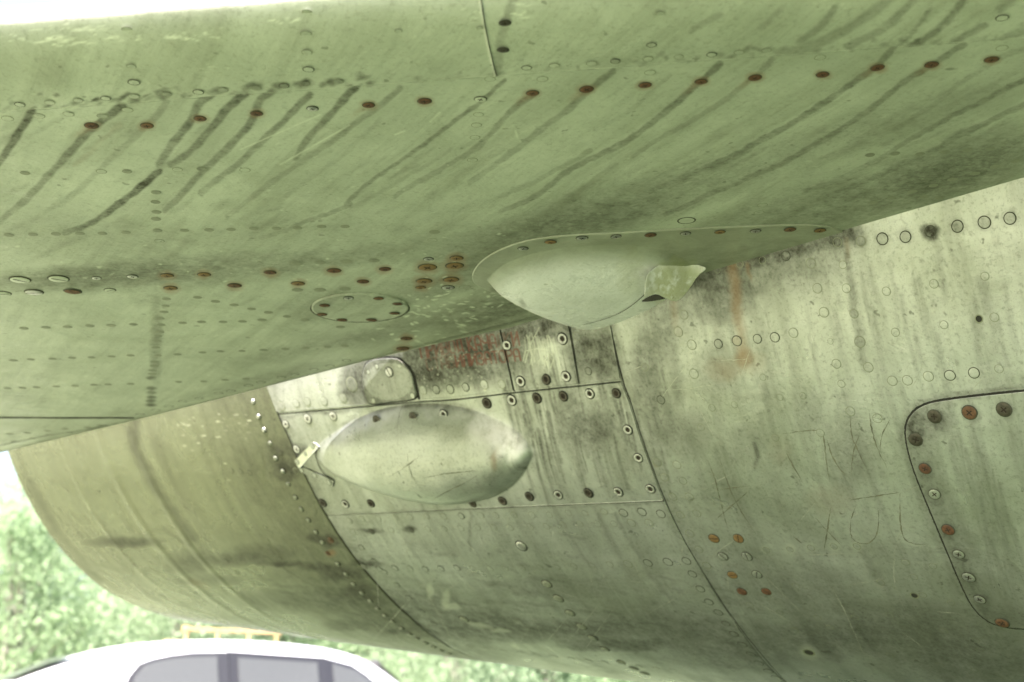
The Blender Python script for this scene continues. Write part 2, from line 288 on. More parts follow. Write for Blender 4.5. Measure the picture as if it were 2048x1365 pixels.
    if fine:
        for pts, st in LETTERS: stroke(p0, Rd, pts, 3.4, min(1, st*1.25), .4)
        for k in range(26):
            x = 1052+k*2.2+r.normal(0, 2); y = 672+r.normal(0, 4)+.3*k
            stroke(p0, Ch, [(x, y), (x+6+r.normal(0, 3), y+r.uniform(18, 50)), (x+r.uniform(2, 14), y+r.uniform(40, 60))], 2.0, r.uniform(.15, .5), .5)
        for q in [[(1080,655),(1062,690),(1052,725)],[(1048,722),(1052,702),(1075,697),(1108,701)],[(1098,670),(1106,690),(1110,715),(1103,735)],[(1055,670),(1064,700),(1066,730)]]: stroke(p0, Ch, q, 2.0, .5, .5)
        for k in range(110): blob(p0, Ch, r.uniform(835, 1000), r.uniform(700, 790), 1.2+r.random()*2, 1+r.random()*1.6, .5*r.random(), r.random()*180, .5)
    return dict(dirt_shade=np.clip(D, 0, 1), rust=np.clip(Rr, 0, 1), chip=np.clip(Ch, 0, 1), red=Rd)

# ------------------------------------------------------------------ mesh helpers
COL = sc.collection
def mesh_np(name, V, quads, attrs=None, smooth=True, tris=None):
    me = bpy.data.meshes.new(name); V = np.asarray(V, np.float32); nq = len(quads); nt = 0 if tris is None else len(tris)
    me.vertices.add(len(V)); me.vertices.foreach_set('co', V.ravel())
    idx = np.asarray(quads, np.int32).ravel() if nq else np.zeros(0, np.int32)
    if nt: idx = np.r_[idx, np.asarray(tris, np.int32).ravel()]
    me.loops.add(len(idx)); me.loops.foreach_set('vertex_index', idx)
    me.polygons.add(nq+nt)
    me.polygons.foreach_set('loop_start', np.r_[np.arange(nq)*4, nq*4+np.arange(nt)*3].astype(np.int32))
    me.update(calc_edges=True)
    me.polygons.foreach_set('use_smooth', np.full(nq+nt, smooth))
    if attrs:
        for k, a in attrs.items():
            if a is None: continue
            at = me.attributes.new(k, 'FLOAT', 'POINT'); at.data.foreach_set('value', np.asarray(a, np.float32))
    me.validate(); return me
def grid_quads(n, m):
    i = np.arange(n*m).reshape(n, m)
    return np.stack([i[:-1, :-1], i[:-1, 1:], i[1:, 1:], i[1:, :-1]], -1).reshape(-1, 4)
def ob(name, me, mat=None, parent=None, label=None):
    o = bpy.data.objects.new(name, me); COL.objects.link(o)
    if mat is not None:
        for m in (mat if isinstance(mat, (list, tuple)) else [mat]): me.materials.append(m)
    if parent is not None:
        o.parent = parent
        if parent.get('root'): o.location = (-Vector(parent.location))
    if label: o['label'] = label
    return o
def grid_ob(name, P, mat, parent, attrs=None, skirt=None, label=None):
    n, m = P.shape[:2]
    if np.allclose(P[:, 0], P[:, -1], atol=1e-6) and m > 8:    # closed fan: weld the first and last spoke
        P = P[:, :-1]; 
        if attrs: attrs = {a: np.asarray(x).reshape(n, m)[:, :-1].ravel() for a, x in attrs.items() if x is not None}
        m -= 1; V = P.reshape(-1, 3); i = np.arange(n*m).reshape(n, m); j = np.roll(i, -1, 1); Q = np.stack([i[:-1], j[:-1], j[1:], i[1:]], -1).reshape(-1, 4)
        if skirt is not None:
            b = i[-1]; V2 = V[b]-skirt(V[b]); k = np.arange(m)+len(V); k2 = np.roll(k, -1); Q = np.r_[Q, np.stack([b, np.roll(b, -1), k2, k], -1)]; V = np.r_[V, V2]
            if attrs: attrs = {a: np.r_[x, x[b]] for a, x in attrs.items()}
        return ob(name, mesh_np(name, V, Q, attrs), mat, parent, label)
    V = P.reshape(-1, 3); Q = grid_quads(n, m)
    if skirt is not None:                                   # skirt: outline pushed into the body, gives the sheet its thickness
        i = np.arange(n*m).reshape(n, m)
        b = np.r_[i[0, :], i[1:, -1], i[-1, -2::-1], i[-2:0:-1, 0]]
        V2 = V[b]-skirt(V[b]); j = np.arange(len(b))+len(V); k = np.arange(len(b)); k2 = (k+1) % len(b)
        Q = np.r_[Q, np.stack([b[k], b[k2], j[k2], j[k]], -1)]; V = np.r_[V, V2]
        if attrs: attrs = {a: np.r_[x, x[b]] for a, x in attrs.items() if x is not None}
    return ob(name, mesh_np(name, V, Q, attrs), mat, parent, label)
def resample(pts, n, closed=False):
    pts = np.asarray(pts, float)
    if closed: pts = np.r_[pts, pts[:1]]
    L = np.r_[0, np.cumsum(np.linalg.norm(np.diff(pts, axis=0), axis=1))]
    t = np.linspace(0, L[-1], n, endpoint=not closed)
    return np.stack([np.interp(t, L, pts[:, 0]), np.interp(t, L, pts[:, 1])], 1)
def smooth_poly(pts, it=2, closed=False):
    pts = np.asarray(pts, float)
    for _ in range(it):
        if closed: q = np.roll(pts, -1, 0); pts = np.stack([.75*pts+.25*q, .25*pts+.75*q], 1).reshape(-1, 2)
        else:
            a, b = pts[:-1], pts[1:]; mid = np.stack([.75*a+.25*b, .25*a+.75*b], 1).reshape(-1, 2)
            pts = np.r_[pts[:1], mid[1:-1], pts[-1:]]
    return pts
def polar(outline, center, nr, na):
    o = resample(outline, na, True); o = np.r_[o, o[:1]]
    t = np.linspace(.004, 1, nr)[:, None, None]; c = np.asarray(center, float)
    return c+(o[None]-c)*t
def ribbon(name, pts, wd, surf, nrm, mat, parent, lift=.0003, closed=False):
    """a thin sealed joint lying along a line on a surface; wd in metres"""
    p = resample(pts, max(8, int(len(pts)*8)), closed); 
    if closed: p = np.r_[p, p[:1]]
    P = surf(p); N = nrm(P); T = np.gradient(P, axis=0); T /= np.linalg.norm(T, axis=1, keepdims=True)
    B = np.cross(T, N); ww = wd*(.8+.4*np.random.default_rng(len(pts)).random(len(P)))[:, None]/2
    c = P+N*lift
    return ob(name, mesh_np(name, np.r_[c-B*ww, c+B*ww], [(i, i+1, i+1+len(c), i+len(c)) for i in range(len(c)-1)]), mat, parent)
def wnorm(P): return np.broadcast_to(-WN, P.shape)

# ------------------------------------------------------------------ materials
def new_mat(name):
    m = bpy.data.materials.new(name); m.use_nodes = True; nt = m.node_tree; nt.nodes.clear()
    out = nt.nodes.new('ShaderNodeOutputMaterial'); b = nt.nodes.new('ShaderNodeBsdfPrincipled'); nt.links.new(b.outputs[0], out.inputs[0])
    return m, nt, b
class N:
    def __init__(s, nt): s.nt = nt
    def lnk(s, a, b):
        if isinstance(a, (int, float, tuple)): b.default_value = a
        else: s.nt.links.new(a, b)
    def math(s, op, a, b=0, c=None, clamp=False):
        n = s.nt.nodes.new('ShaderNodeMath'); n.operation = op; n.use_clamp = clamp; s.lnk(a, n.inputs[0]); s.lnk(b, n.inputs[1])
        if c is not None: s.lnk(c, n.inputs[2])
        return n.outputs[0]
    def vm(s, op, a, b):
        n = s.nt.nodes.new('ShaderNodeVectorMath'); n.operation = op; s.lnk(a, n.inputs[0]); s.lnk(b, n.inputs[1])
        return n.outputs['Value'] if op == 'DOT_PRODUCT' else n.outputs[0]
    def xyz(s, x, y, z):
        n = s.nt.nodes.new('ShaderNodeCombineXYZ'); s.lnk(x, n.inputs[0]); s.lnk(y, n.inputs[1]); s.lnk(z, n.inputs[2]); return n.outputs[0]
    def noise(s, vec, scale, detail=3, rough=.55, dist=0):
        n = s.nt.nodes.new('ShaderNodeTexNoise'); s.lnk(vec, n.inputs['Vector']); n.inputs['Scale'].default_value = scale; n.inputs['Detail'].default_value = detail
        n.inputs['Roughness'].default_value = rough; n.inputs['Distortion'].default_value = dist; return n.outputs['Fac']
    def mix(s, f, a, b, mode='MIX'):
        n = s.nt.nodes.new('ShaderNodeMix'); n.data_type = 'RGBA'; n.blend_type = mode; s.lnk(f, n.inputs[0])
        for v, k in ((a, 6), (b, 7)): s.lnk(v if not isinstance(v, tuple) else (*v[:3], 1.), n.inputs[k])
        return n.outputs[2]
    def ramp(s, v, lo, hi, to0=0., to1=1.):
        n = s.nt.nodes.new('ShaderNodeMapRange'); n.interpolation_type = 'SMOOTHSTEP'; s.lnk(v, n.inputs[0])
        for i, k in enumerate((lo, hi, to0, to1)): n.inputs[i+1].default_value = k
        return n.outputs[0]
    def attr(s, name):
        o = None
        for ty in ('GEOMETRY', 'OBJECT'):
            n = s.nt.nodes.new('ShaderNodeAttribute'); n.attribute_type = ty; n.attribute_name = name
            o = n.outputs['Fac'] if o is None else s.math('ADD', o, n.outputs['Fac'], clamp=True)
        return o
def skin_mat(name, base, alt, dirtc, rough, kind, metal=0.0, streak=.35, blotch=.5, chipc=(.62, .66, .5)):
    m, nt, b = new_mat(name); n = N(nt)
    g = nt.nodes.new('ShaderNodeNewGeometry'); P = g.outputs['Position']
    if kind == 'hull':
        q = n.vm('SUBTRACT', P, tuple(C0)); s = n.vm('DOT_PRODUCT', q, tuple(AX)); y = n.vm('DOT_PRODUCT', q, tuple(E2)); z = n.vm('DOT_PRODUCT', q, (0., 0., 1.))
        a = n.math('ARCTAN2', z, y)
        uvw = n.xyz(s, n.math('MULTIPLY', a, .07), 0.); flow = n.xyz(n.math('MULTIPLY', s, .10), a, 0.)
    else:
        u = n.vm('DOT_PRODUCT', P, (UD[0], UD[1], 0.)); v = n.vm('DOT_PRODUCT', P, (VD[0], VD[1], 0.))
        # runs drift inboard and aft over the lower skin
        c, s_ = math.cos(.62), math.sin(.62)
        a1 = n.math('ADD', n.math('MULTIPLY', u, c), n.math('MULTIPLY', v, -s_)); a2 = n.math('ADD', n.math('MULTIPLY', u, s_), n.math('MULTIPLY', v, c))
        uvw = n.xyz(a2, n.math('MULTIPLY', a1, .10), 0.); flow = n.xyz(n.math('MULTIPLY', a2, .3), a1, 0.)
    st1 = n.noise(uvw, 26, 5, .65, .3); st2 = n.noise(uvw, 90, 4, .6, .2); bl = n.noise(P, 4.5, 6, .65, .6); bl2 = n.noise(P, 14, 5, .6, .5); fine = n.noise(P, 230, 3, .6); mid = n.noise(P, 60, 4, .7)
    f2 = n.noise(flow, 22, 5, .65, .4)
    col = n.mix(n.math('MULTIPLY', n.ramp(bl, .3, .7), blotch), base, alt)
    k = n.math('MULTIPLY', n.ramp(st1, .42, .72), streak)
    k = n.math('ADD', k, n.math('MULTIPLY', n.ramp(st2, .5, .75), streak*.45))
    k = n.math('ADD', k, n.math('MULTIPLY', n.ramp(bl2, .48, .75), .16))
    k = n.math('ADD', k, n.math('MULTIPLY', n.ramp(f2, .5, .75), .14))
    k = n.math('MULTIPLY', k, n.math('SUBTRACT', 1., n.math('MULTIPLY', n.attr('clean'), .85)))
    col = n.mix(k, col, dirtc)
    fine2 = n.noise(P, 520, 2, .7)
    col = n.mix(n.math('MULTIPLY', n.ramp(fine, .50, .72), .26), col, (dirtc[0]*.8, dirtc[1]*.8, dirtc[2]*.8))
    col = n.mix(n.math('MULTIPLY', n.ramp(fine2, .55, .75), .22), col, (dirtc[0]*.6, dirtc[1]*.6, dirtc[2]*.6))
    spk = n.noise(P, 75, 2, .5); col = n.mix(n.math('MULTIPLY', n.ramp(spk, .70, .76), .55), col, (dirtc[0]*.6, dirtc[1]*.6, dirtc[2]*.6))
    col = n.mix(n.math('MULTIPLY', n.ramp(mid, .6, .8), .22), col, chipc)
    if kind == 'wing': col = n.mix(n.attr('green'), col, n.mix(n.math('MULTIPLY', n.ramp(bl2, .35, .65), .7), (.32, .335, .28), (.21, .22, .17)))
    # grime and painted shade
    d = n.attr('dirt_shade'); dn = n.math('ADD', .85, n.math('MULTIPLY', n.math('SUBTRACT', mid, .5), 1.5))
    dn = n.math('ADD', dn, n.math('MULTIPLY', n.math('SUBTRACT', fine, .5), .6))
    df = n.math('MULTIPLY', d, dn, clamp=True)
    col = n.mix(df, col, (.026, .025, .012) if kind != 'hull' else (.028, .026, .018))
    rf = n.math('MULTIPLY', n.attr('rust'), n.math('ADD', .5, mid), clamp=True)
    col = n.mix(rf, col, (.19, .11, .055))
    rd = n.math('MULTIPLY', n.attr('red'), n.ramp(mid, .26, .46), clamp=True)
    col = n.mix(n.math('MULTIPLY', rd, .8), col, (.13, .038, .028))
    cf = n.math('MULTIPLY', n.attr('chip'), n.ramp(n.math('ADD', mid, n.math('MULTIPLY', fine, .3)), .45, .62), clamp=True)
    col = n.mix(cf, col, chipc)
    pr = n.math('MULTIPLY', n.attr('primer'), n.ramp(mid, .30, .52), clamp=True); col = n.mix(n.math('MULTIPLY', pr, .65), col, (.25, .25, .09))
    br = n.math('MULTIPLY', n.attr('painted_sheen'), n.ramp(mid, .2, .6), clamp=True); col = n.mix(br, col, (.62, .61, .66))  # tint of the highlight painted on the bulge
    nt.links.new(col, b.inputs['Base Color'])
    ro = n.math('ADD', rough, n.math('MULTIPLY', n.math('SUBTRACT', bl2, .5), .25)); ro = n.math('ADD', ro, n.math('MULTIPLY', df, .3), clamp=True)
    nt.links.new(ro, b.inputs['Roughness']); b.inputs['Metallic'].default_value = metal
    bp = nt.nodes.new('ShaderNodeBump'); bp.inputs['Strength'].default_value = .25; bp.inputs['Distance'].default_value = .0006
    n.lnk(n.math('ADD', mid, n.math('MULTIPLY', fine, .5)), bp.inputs['Height'])
    bp2 = nt.nodes.new('ShaderNodeBump'); bp2.inputs['Strength'].default_value = .35; bp2.inputs['Distance'].default_value = .006
    n.lnk(n.math('ADD', n.math('MULTIPLY', st1, .4), bl2), bp2.inputs['Height']); nt.links.new(bp.outputs[0], bp2.inputs['Normal'])
    nt.links.new(bp2.outputs[0], b.inputs['Normal'])
    return m
def simple_mat(name, col, rough=.5, metal=0., var=.25, scale=60, col2=None, bump=.0):
    m, nt, b = new_mat(name); n = N(nt); g = nt.nodes.new('ShaderNodeNewGeometry')
    oi = nt.nodes.new('ShaderNodeObjectInfo')
    ns = n.noise(g.outputs['Position'], scale, 4, .6); c2 = col2 or tuple(c*(1-var) for c in col)
    f = n.math('ADD', n.ramp(ns, .35, .65, 0, .7), n.math('MULTIPLY', oi.outputs['Random'], .3))
    nt.links.new(n.mix(f, col, c2), b.inputs['Base Color']); b.inputs['Roughness'].default_value = rough; b.inputs['Metallic'].default_value = metal
    if bump:
        bp = nt.nodes.new('ShaderNodeBump'); bp.inputs['Strength'].default_value = .6; bp.inputs['Distance'].default_value = bump; n.lnk(ns, bp.inputs['Height']); nt.links.new(bp.outputs[0], b.inputs['Normal'])
    return m
M_WING = skin_mat('green_paint', (.418, .445, .38), (.30, .325, .268), (.15, .16, .11), .42, 'wing', streak=.38, blotch=.9, chipc=(.60, .63, .54))
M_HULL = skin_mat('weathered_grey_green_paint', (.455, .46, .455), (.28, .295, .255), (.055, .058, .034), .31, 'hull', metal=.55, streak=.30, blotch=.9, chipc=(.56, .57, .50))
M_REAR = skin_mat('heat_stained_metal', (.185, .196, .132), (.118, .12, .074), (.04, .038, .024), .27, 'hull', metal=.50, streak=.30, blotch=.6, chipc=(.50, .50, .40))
M_FAIR = skin_mat('pale_fairing_paint', (.70, .69, .74), (.60, .59, .62), (.28, .29, .25), .28, 'wing', metal=.0, streak=.10, blotch=.4, chipc=(.6, .62, .55))
M_GAP = simple_mat('dark_joint', (.018, .017, .014), .8, var=.5)
M_RING = simple_mat('grime_ring', (.05, .05, .034), .7, var=.35, scale=200)
M_DOT = simple_mat('filled_rivet_paint', (.19, .20, .15), .5, var=.2, scale=200)
M_RINGF = simple_mat('faint_grime_ring', (.19, .20, .14), .6, var=.2, scale=200)
M_STEEL = simple_mat('worn_steel', (.50, .49, .49), .32, .75, .45, 300, bump=.0003)
M_DARK = simple_mat('dark_steel', (.075, .064, .052), .45, .5, .45, 300, bump=.0003)
M_RUST = simple_mat('rusty_steel', (.13, .052, .024), .75, .1, .5, 260, (.06, .028, .017), .0004)
M_OCHRE = simple_mat('ochre_rust_steel', (.20, .125, .055), .65, .2, .5, 260, (.15, .08, .03), .0004)
M_SLOT = simple_mat('screw_recess', (.022, .013, .009), .9)
M_DULL = simple_mat('dull_rivet_metal', (.26, .27, .22), .45, .4, .35, 250)
M_BARE = simple_mat('bare_aluminium', (.62, .62, .56), .30, .8, .2, 120)

# ------------------------------------------------------------------ rivets and screws: unit radius, +Z outwards
def disc_mesh(name, prof, seg, mats, extra=None):
    """prof: list of (radius, height, material index of the band that starts here)"""
    V = []; F = []; MI = []
    for r_, z_, _ in prof:
        for k in range(seg): a = 2*math.pi*k/seg; V.append((r_*math.cos(a), r_*math.sin(a), z_))
    for i in range(len(prof)-1):
        for k in range(seg):
            k2 = (k+1) % seg; F.append((i*seg+k, i*seg+k2, (i+1)*seg+k2, (i+1)*seg+k)); MI.append(prof[i][2])
    F.append(tuple((len(prof)-1)*seg+k for k in range(seg))); MI.append(prof[-1][2])
    if extra:
        for poly, h, mi in extra:
            b = len(V); V += [(x, y, h) for x, y in poly]; F.append(tuple(range(b, b+len(poly)))); MI.append(mi)
    me = bpy.data.meshes.new(name); me.from_pydata(V, [], F)
    for p_, mi in zip(me.polygons, MI): p_.material_index = mi; p_.use_smooth = len(p_.vertices) == 4
    for m in mats: me.materials.append(m)
    return me
def cross(r_, w_): return [(w_,w_),(w_,r_),(-w_,r_),(-w_,w_),(-r_,w_),(-r_,-w_),(-w_,-w_),(-w_,-r_),(w_,-r_),(w_,-w_),(r_,-w_),(r_,w_)]
def slot(r_, w_): return [(r_,-w_),(r_,w_),(-r_,w_),(-r_,-w_)]
MESH = {}
for tag_, sk in (('wing', M_WING), ('hull', M_HULL), ('rear', M_REAR), ('fair', M_FAIR)):
    MESH['ring_'+tag_] = disc_mesh('flush_rivet', [(1.09,.0,0),(1.0,.03,0),(.91,.07,1),(.7,.11,1),(.3,.13,1)], 18, [M_RING, sk])
    MESH['ringf_'+tag_] = disc_mesh('flush_rivet', [(1.06,.0,0),(1.0,.02,0),(.93,.05,1),(.6,.08,1)], 18, [M_RINGF, sk])
    MESH['dot_'+tag_] = disc_mesh('flush_rivet', [(1.02,.0,0),(.9,.05,0),(.5,.08,0)], 14, [M_DOT, sk])
MESH['dome'] = disc_mesh('dome_rivet', [(1.3,.02,0),(1.0,.05,1),(.96,.3,1),(.8,.52,1),(.5,.68,1),(.2,.73,1)], 16, [M_RING, M_STEEL])
MESH['dark_dome'] = disc_mesh('dome_rivet', [(1.22,.02,0),(1.0,.03,1),(.92,.10,1),(.7,.17,1),(.3,.20,1)], 16, [M_RING, M_DULL])
MESH['big_dome'] = disc_mesh('dome_rivet', [(1.22,.02,0),(1.0,.04,1),(.92,.14,1),(.6,.2,1),(.2,.22,1)], 18, [M_GAP, M_STEEL])
def screw(nm, head, core, cr=.42): 
    return disc_mesh(nm, [(1.12,.01,0),(1.0,.03,0),(.95,.14,1),(.62,.17,1),(.52,.06,2),(.3,.07,2)], 20, [M_GAP, head, core, M_SLOT], [(cross(cr,.12), .09, 3)])
MESH['washer'] = screw('screw', M_STEEL, M_DARK, .5); MESH['washer_dark'] = screw('screw', M_DARK, M_SLOT, .5)
def flat(nm, head, sl=None): return disc_mesh(nm, [(1.07,.01,0),(.98,.03,0),(.92,.08,1),(.5,.12,1)], 20, [M_RING, head, M_SLOT], [(sl or cross(.46,.09), .135, 2)])
M_RUSTB = simple_mat('brown_rust_steel', (.15, .075, .038), .7, .1, .5, 260, (.07, .03, .016), .0004)
MESH['rust'] = flat('screw', M_RUST); MESH['rustb'] = flat('screw', M_RUSTB); MESH['ochre'] = flat('screw', M_OCHRE); MESH['pale'] = flat('screw', M_STEEL); MESH['paint_h'] = flat('screw', M_HULL); MESH['paint_w'] = flat('screw', M_WING); MESH['dark'] = flat('screw', M_DARK)
MESH['slot_ochre'] = flat('slotted_screw', M_OCHRE, slot(.8,.08)); MESH['slot_rust'] = flat('slotted_screw', M_RUST, slot(.8,.06)); MESH['slot_paint_h'] = flat('slotted_screw', M_HULL, slot(.85,.07))
MESH['slot_paint_w'] = flat('slotted_screw', M_WING, slot(.7,.07)); MESH['slot_steel'] = flat('slotted_screw', M_STEEL, slot(.9,.09)); MESH['hole'] = disc_mesh('open_hole', [(1.35,.02,0),(1.0,.03,1),(.6,.01,1)], 16, [M_RINGF, M_GAP])
MESH['dull_dome'] = disc_mesh('dome_rivet', [(1.3,.02,0),(1.0,.05,1),(.96,.22,1),(.8,.38,1),(.5,.5,1),(.2,.54,1)], 16, [M_RING, M_DULL])
NAME = {'dull_dome': 'dome_rivet', 'ring': 'rivet', 'ringf': 'rivet', 'dot': 'rivet', 'dome': 'dome_rivet', 'dark_dome': 'dome_rivet', 'big_dome': 'dome_rivet', 'hole': 'drain_hole'}
KINDLAB = {}
# ------------------------------------------------------------------ what was seen where
SEAMA = [(530,760),(540,782),(555,827),(580,880),(605,940),(640,1010),(690,1090),(750,1165),(820,1235),(900,1295),(980,1326)]
SEAMB = [(1210,610),(1217,640),(1245,762),(1262,805),(1285,880),(1330,1002),(1365,1075),(1400,1135),(1470,1245),(1570,1365),(1660,1450)]
SEAMN = [(15,900),(50,985),(90,1055),(140,1118),(210,1180),(300,1222)]
ROOT = [(-300,980),(0,905),(270,840),(640,745),(850,690),(1090,630),(1390,545),(1700,460),(2048,365),(2500,240)]
WING_HOLES = [(302,756),(303,777),(303,786),(303,795),(302,802),(302,810)]
WING_SCREWS = [(183,251,'rust',27),(294,251,'rust',26),(400,237,'rust',25),(513,227,'rust',25),(625,217,'pale',25),(737,210,'rust',26),(849,202,'rust',27),(961,198,'paint_w',26),
 (1065,186,'rust',26),(1173,178,'rust',28),(1290,170,'rust',26),(1402,163,'rust',26),(1510,155,'rust',27),(1645,149,'rust',26),(1755,135,'rust',28),(1863,129,'rust',26),(1983,119,'rust',26),
 (193,556,'pale',18),(265,553,'pale',21),(334,551,'ochre',26),(408,549,'ochre',25),(341,576,'ochre',28),(469,571,'rust',27),(540,545,'rust',26),(596,567,'ochre',26),(668,541,'rust',27),(726,563,'rust',23),(770,538,'rust',25),
 (857,518,'pale',22),(913,516,'ochre',29),(855,534,'ochre',36),(909,531,'ochre',36),(848,562,'ochre',33),(902,559,'ochre',34),(841,575,'ochre',22),(896,575,'pale',25),(813,677,'rust',24),(806,697,'rust',26)]
HULL_RINGS = [(1765,478,24),(1811,474,24),(1861,463,24),(1915,453,24),(1969,445,25),(2020,437,24),(1722,483,20),(1675,485,20),(1437,688,20),
 (1384,690,20),(1474,682,21),(1515,678,20),(1550,675,20),(1587,666,20),(1357,664,20),(1368,630,19),(1388,748,20),(1480,528,17),(1525,521,16),(1572,512,19),(1622,527,20),(1635,577,20),(1648,625,20),
 (1661,683,12),(1673,728,19),(1683,768,16),(1686,530,17),(1693,577,19),(1708,628,19),(1720,684,22),(1737,735,20),(1773,583,17),(1868,568,18),(1791,665,18),(1888,650,17),(1970,553,17),(1989,635,18),
 (1785,762,20),(1815,761,20),(1857,753,20),(1900,751,22),(1948,746,22),(1998,738,18),(1526,755,15),(1560,795,15),(1606,792,14),(1322,800,19),(1424,816,16),(1402,855,16),(1469,810,15),(1701,823,19),(1755,837,19),
 (1641,866,17),(1551,876,15),(1363,570,15),(1290,735,16),(1435,540,14)]

# ------------------------------------------------------------------ ground
def ground_mat():
    m, nt, b = new_mat('grass_ground'); n = N(nt); g = nt.nodes.new('ShaderNodeNewGeometry'); P = g.outputs['Position']
    c = n.mix(n.ramp(n.noise(P, 1.2, 5, .6), .35, .65), (.105, .145, .068), (.155, .185, .095)); c = n.mix(n.math('MULTIPLY', n.ramp(n.noise(P, 18, 4, .7), .4, .7), .5), c, (.07, .105, .04))
    c = n.mix(n.ramp(n.math('ADD', n.vm('DOT_PRODUCT', P, (1., .15, 0.)), n.noise(P, .8, 4, .6)), -1.4, .2, .85, 0.), c, (.32, .35, .20))  # sunlit glow put into the grass colour, bounces onto the tailplane's left
    q = n.vm('SUBTRACT', P, (1.7, 1.6, 0.)); dx = n.vm('DOT_PRODUCT', q, (.30*.83, -.30*.56, 0.)); dy = n.vm('DOT_PRODUCT', q, (.52*.56, .52*.83, 0.))
    rr = n.math('SQRT', n.math('ADD', n.math('MULTIPLY', dx, dx), n.math('MULTIPLY', dy, dy))); rr = n.math('ADD', rr, n.math('MULTIPLY', n.noise(P, 2.5, 4, .6), .5))
    c = n.mix(n.ramp(rr, .85, 1.45, 1., 0.), c, (.034, .070, .008))  # shade beneath the aircraft painted into the grass, dims the bounce
    nt.links.new(c, b.inputs['Base Color']); b.inputs['Roughness'].default_value = .9
    bp = nt.nodes.new('ShaderNodeBump'); bp.inputs['Distance'].default_value = .05; n.lnk(n.noise(P, 30, 5, .7), bp.inputs['Height']); nt.links.new(bp.outputs[0], b.inputs['Normal'])
    return m
gx = np.r_[-400, -150, -60, np.linspace(-25, 25, 61), 60, 150, 400]; gy = np.r_[-400, -100, -30, np.linspace(-12, 45, 70), 100, 250, 500]
GX, GY = np.meshgrid(gx, gy, indexing='ij'); near = np.exp(-(GX**2+(GY-5)**2)/900)
GZ = near*(.04*np.sin(GX*.7+1)*np.cos(GY*.5)+.02*np.sin(GX*1.9+GY*1.3))
gnd = ob('ground', mesh_np('ground', np.stack([GX, GY, GZ], -1).reshape(-1, 3), grid_quads(len(gx), len(gy))), ground_mat()); gnd['kind'] = 'structure'

# ------------------------------------------------------------------ aircraft
air = bpy.data.objects.new('aircraft', None); COL.objects.link(air); air.location = (C0[0]+AX[0]*.3, C0[1]+AX[1]*.3, 0); air['root'] = True
air['label'] = 'weathered green jet aircraft seen from beneath its tailplane and rear fuselage'; air['category'] = 'aircraft'

def seam_fn(pts, s_default):
    s, a = sphi(hull(pts)); o = np.argsort(a); a, s = a[o], s[o]
    def f(x):
        r_ = np.interp(x, a, s); lo, hi = a[0], a[-1]
        far = np.clip(np.maximum(lo-x, x-hi)/.25, 0, 1); return r_*(1-far)+s_default*far
    return f
fA = seam_fn(SEAMA[:-1], S_A); fB = seam_fn(SEAMB[:-1], S_B); fN = seam_fn(SEAMN[:-1], S_N)
A_TOP, A_BOT = math.radians(-8), math.radians(-112)
nphi = 520
PHI = np.r_[np.linspace(math.radians(200), math.radians(30), 40)[:-1], np.linspace(math.radians(30), A_TOP, 16)[:-1], np.linspace(A_TOP, A_BOT, nphi), np.linspace(A_BOT, math.radians(-160), 14)[1:]]
def section(name, f0, f1, ns, mat, gap0, gap1, label, power=1.0):
    a = PHI; t = np.linspace(0, 1, ns)**power; s0 = f0(a)+gap0; s1 = f1(a)-gap1
    S = s0[None]+(s1-s0)[None]*t[:, None]; AA = np.broadcast_to(a, S.shape); P = hp(S, AA)
    V = P.reshape(-1, 3); vis = (AA.ravel() > A_BOT-.02)&(AA.ravel() < A_TOP+.02); mk = {k: np.zeros(len(V)) for k in ('dirt_shade', 'rust', 'chip')}
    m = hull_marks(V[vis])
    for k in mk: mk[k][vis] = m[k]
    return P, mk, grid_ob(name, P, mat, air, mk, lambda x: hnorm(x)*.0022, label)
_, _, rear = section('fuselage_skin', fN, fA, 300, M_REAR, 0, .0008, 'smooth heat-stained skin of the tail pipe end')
_, _, mids = section('fuselage_skin', fA, fB, 320, M_HULL, .0008, .0008, 'riveted skin below the bulged panel')
_, _, fore = section('fuselage_skin', fB, lambda a: np.full(a.shape, 1.9), 560, M_HULL, .0008, 0, 'pale scratched skin with rows of flush rivets')
# forebody beyond the frame, inner liner, nozzle ring
def tube(name, svals, radf, mat, seg=72, parent=air):
    a = np.linspace(0, 2*math.pi, seg+1); P = np.array([C0+AX*s+(np.outer(np.cos(a), E2)+np.outer(np.sin(a), E1))*radf(s) for s in svals])
    return grid_ob(name, P, mat, parent)
tube('inner_frame', np.linspace(S_N+.02, 1.9, 12), lambda s: rad(s)-.006, M_GAP)
tube('forebody', [1.9, 2.2, 2.6, 3.2, 4.0, 5.0, 6.0, 6.6, 6.62], lambda s: {6.6: .5, 6.62: .05}.get(s, rad(1.9)+.05*(1-math.exp(-(s-1.9)))), M_HULL)
aN = np.linspace(0, 2*math.pi, 90)
def ringP(ds, dr): 
    aa = ((aN+math.radians(160)) % (2*math.pi))-math.radians(160); S = fN(np.where(aa > math.radians(200), aa-2*math.pi, aa)); return hp(S+ds, aN, dr)
grid_ob('nozzle_ring', np.stack([ringP(.0, .0), ringP(-.004, -.002), ringP(-.006, -.008), ringP(-.002, -.016), ringP(.05, -.03), ringP(.4, -.05)]), M_REAR, air, label='rolled rim at the tail pipe end')

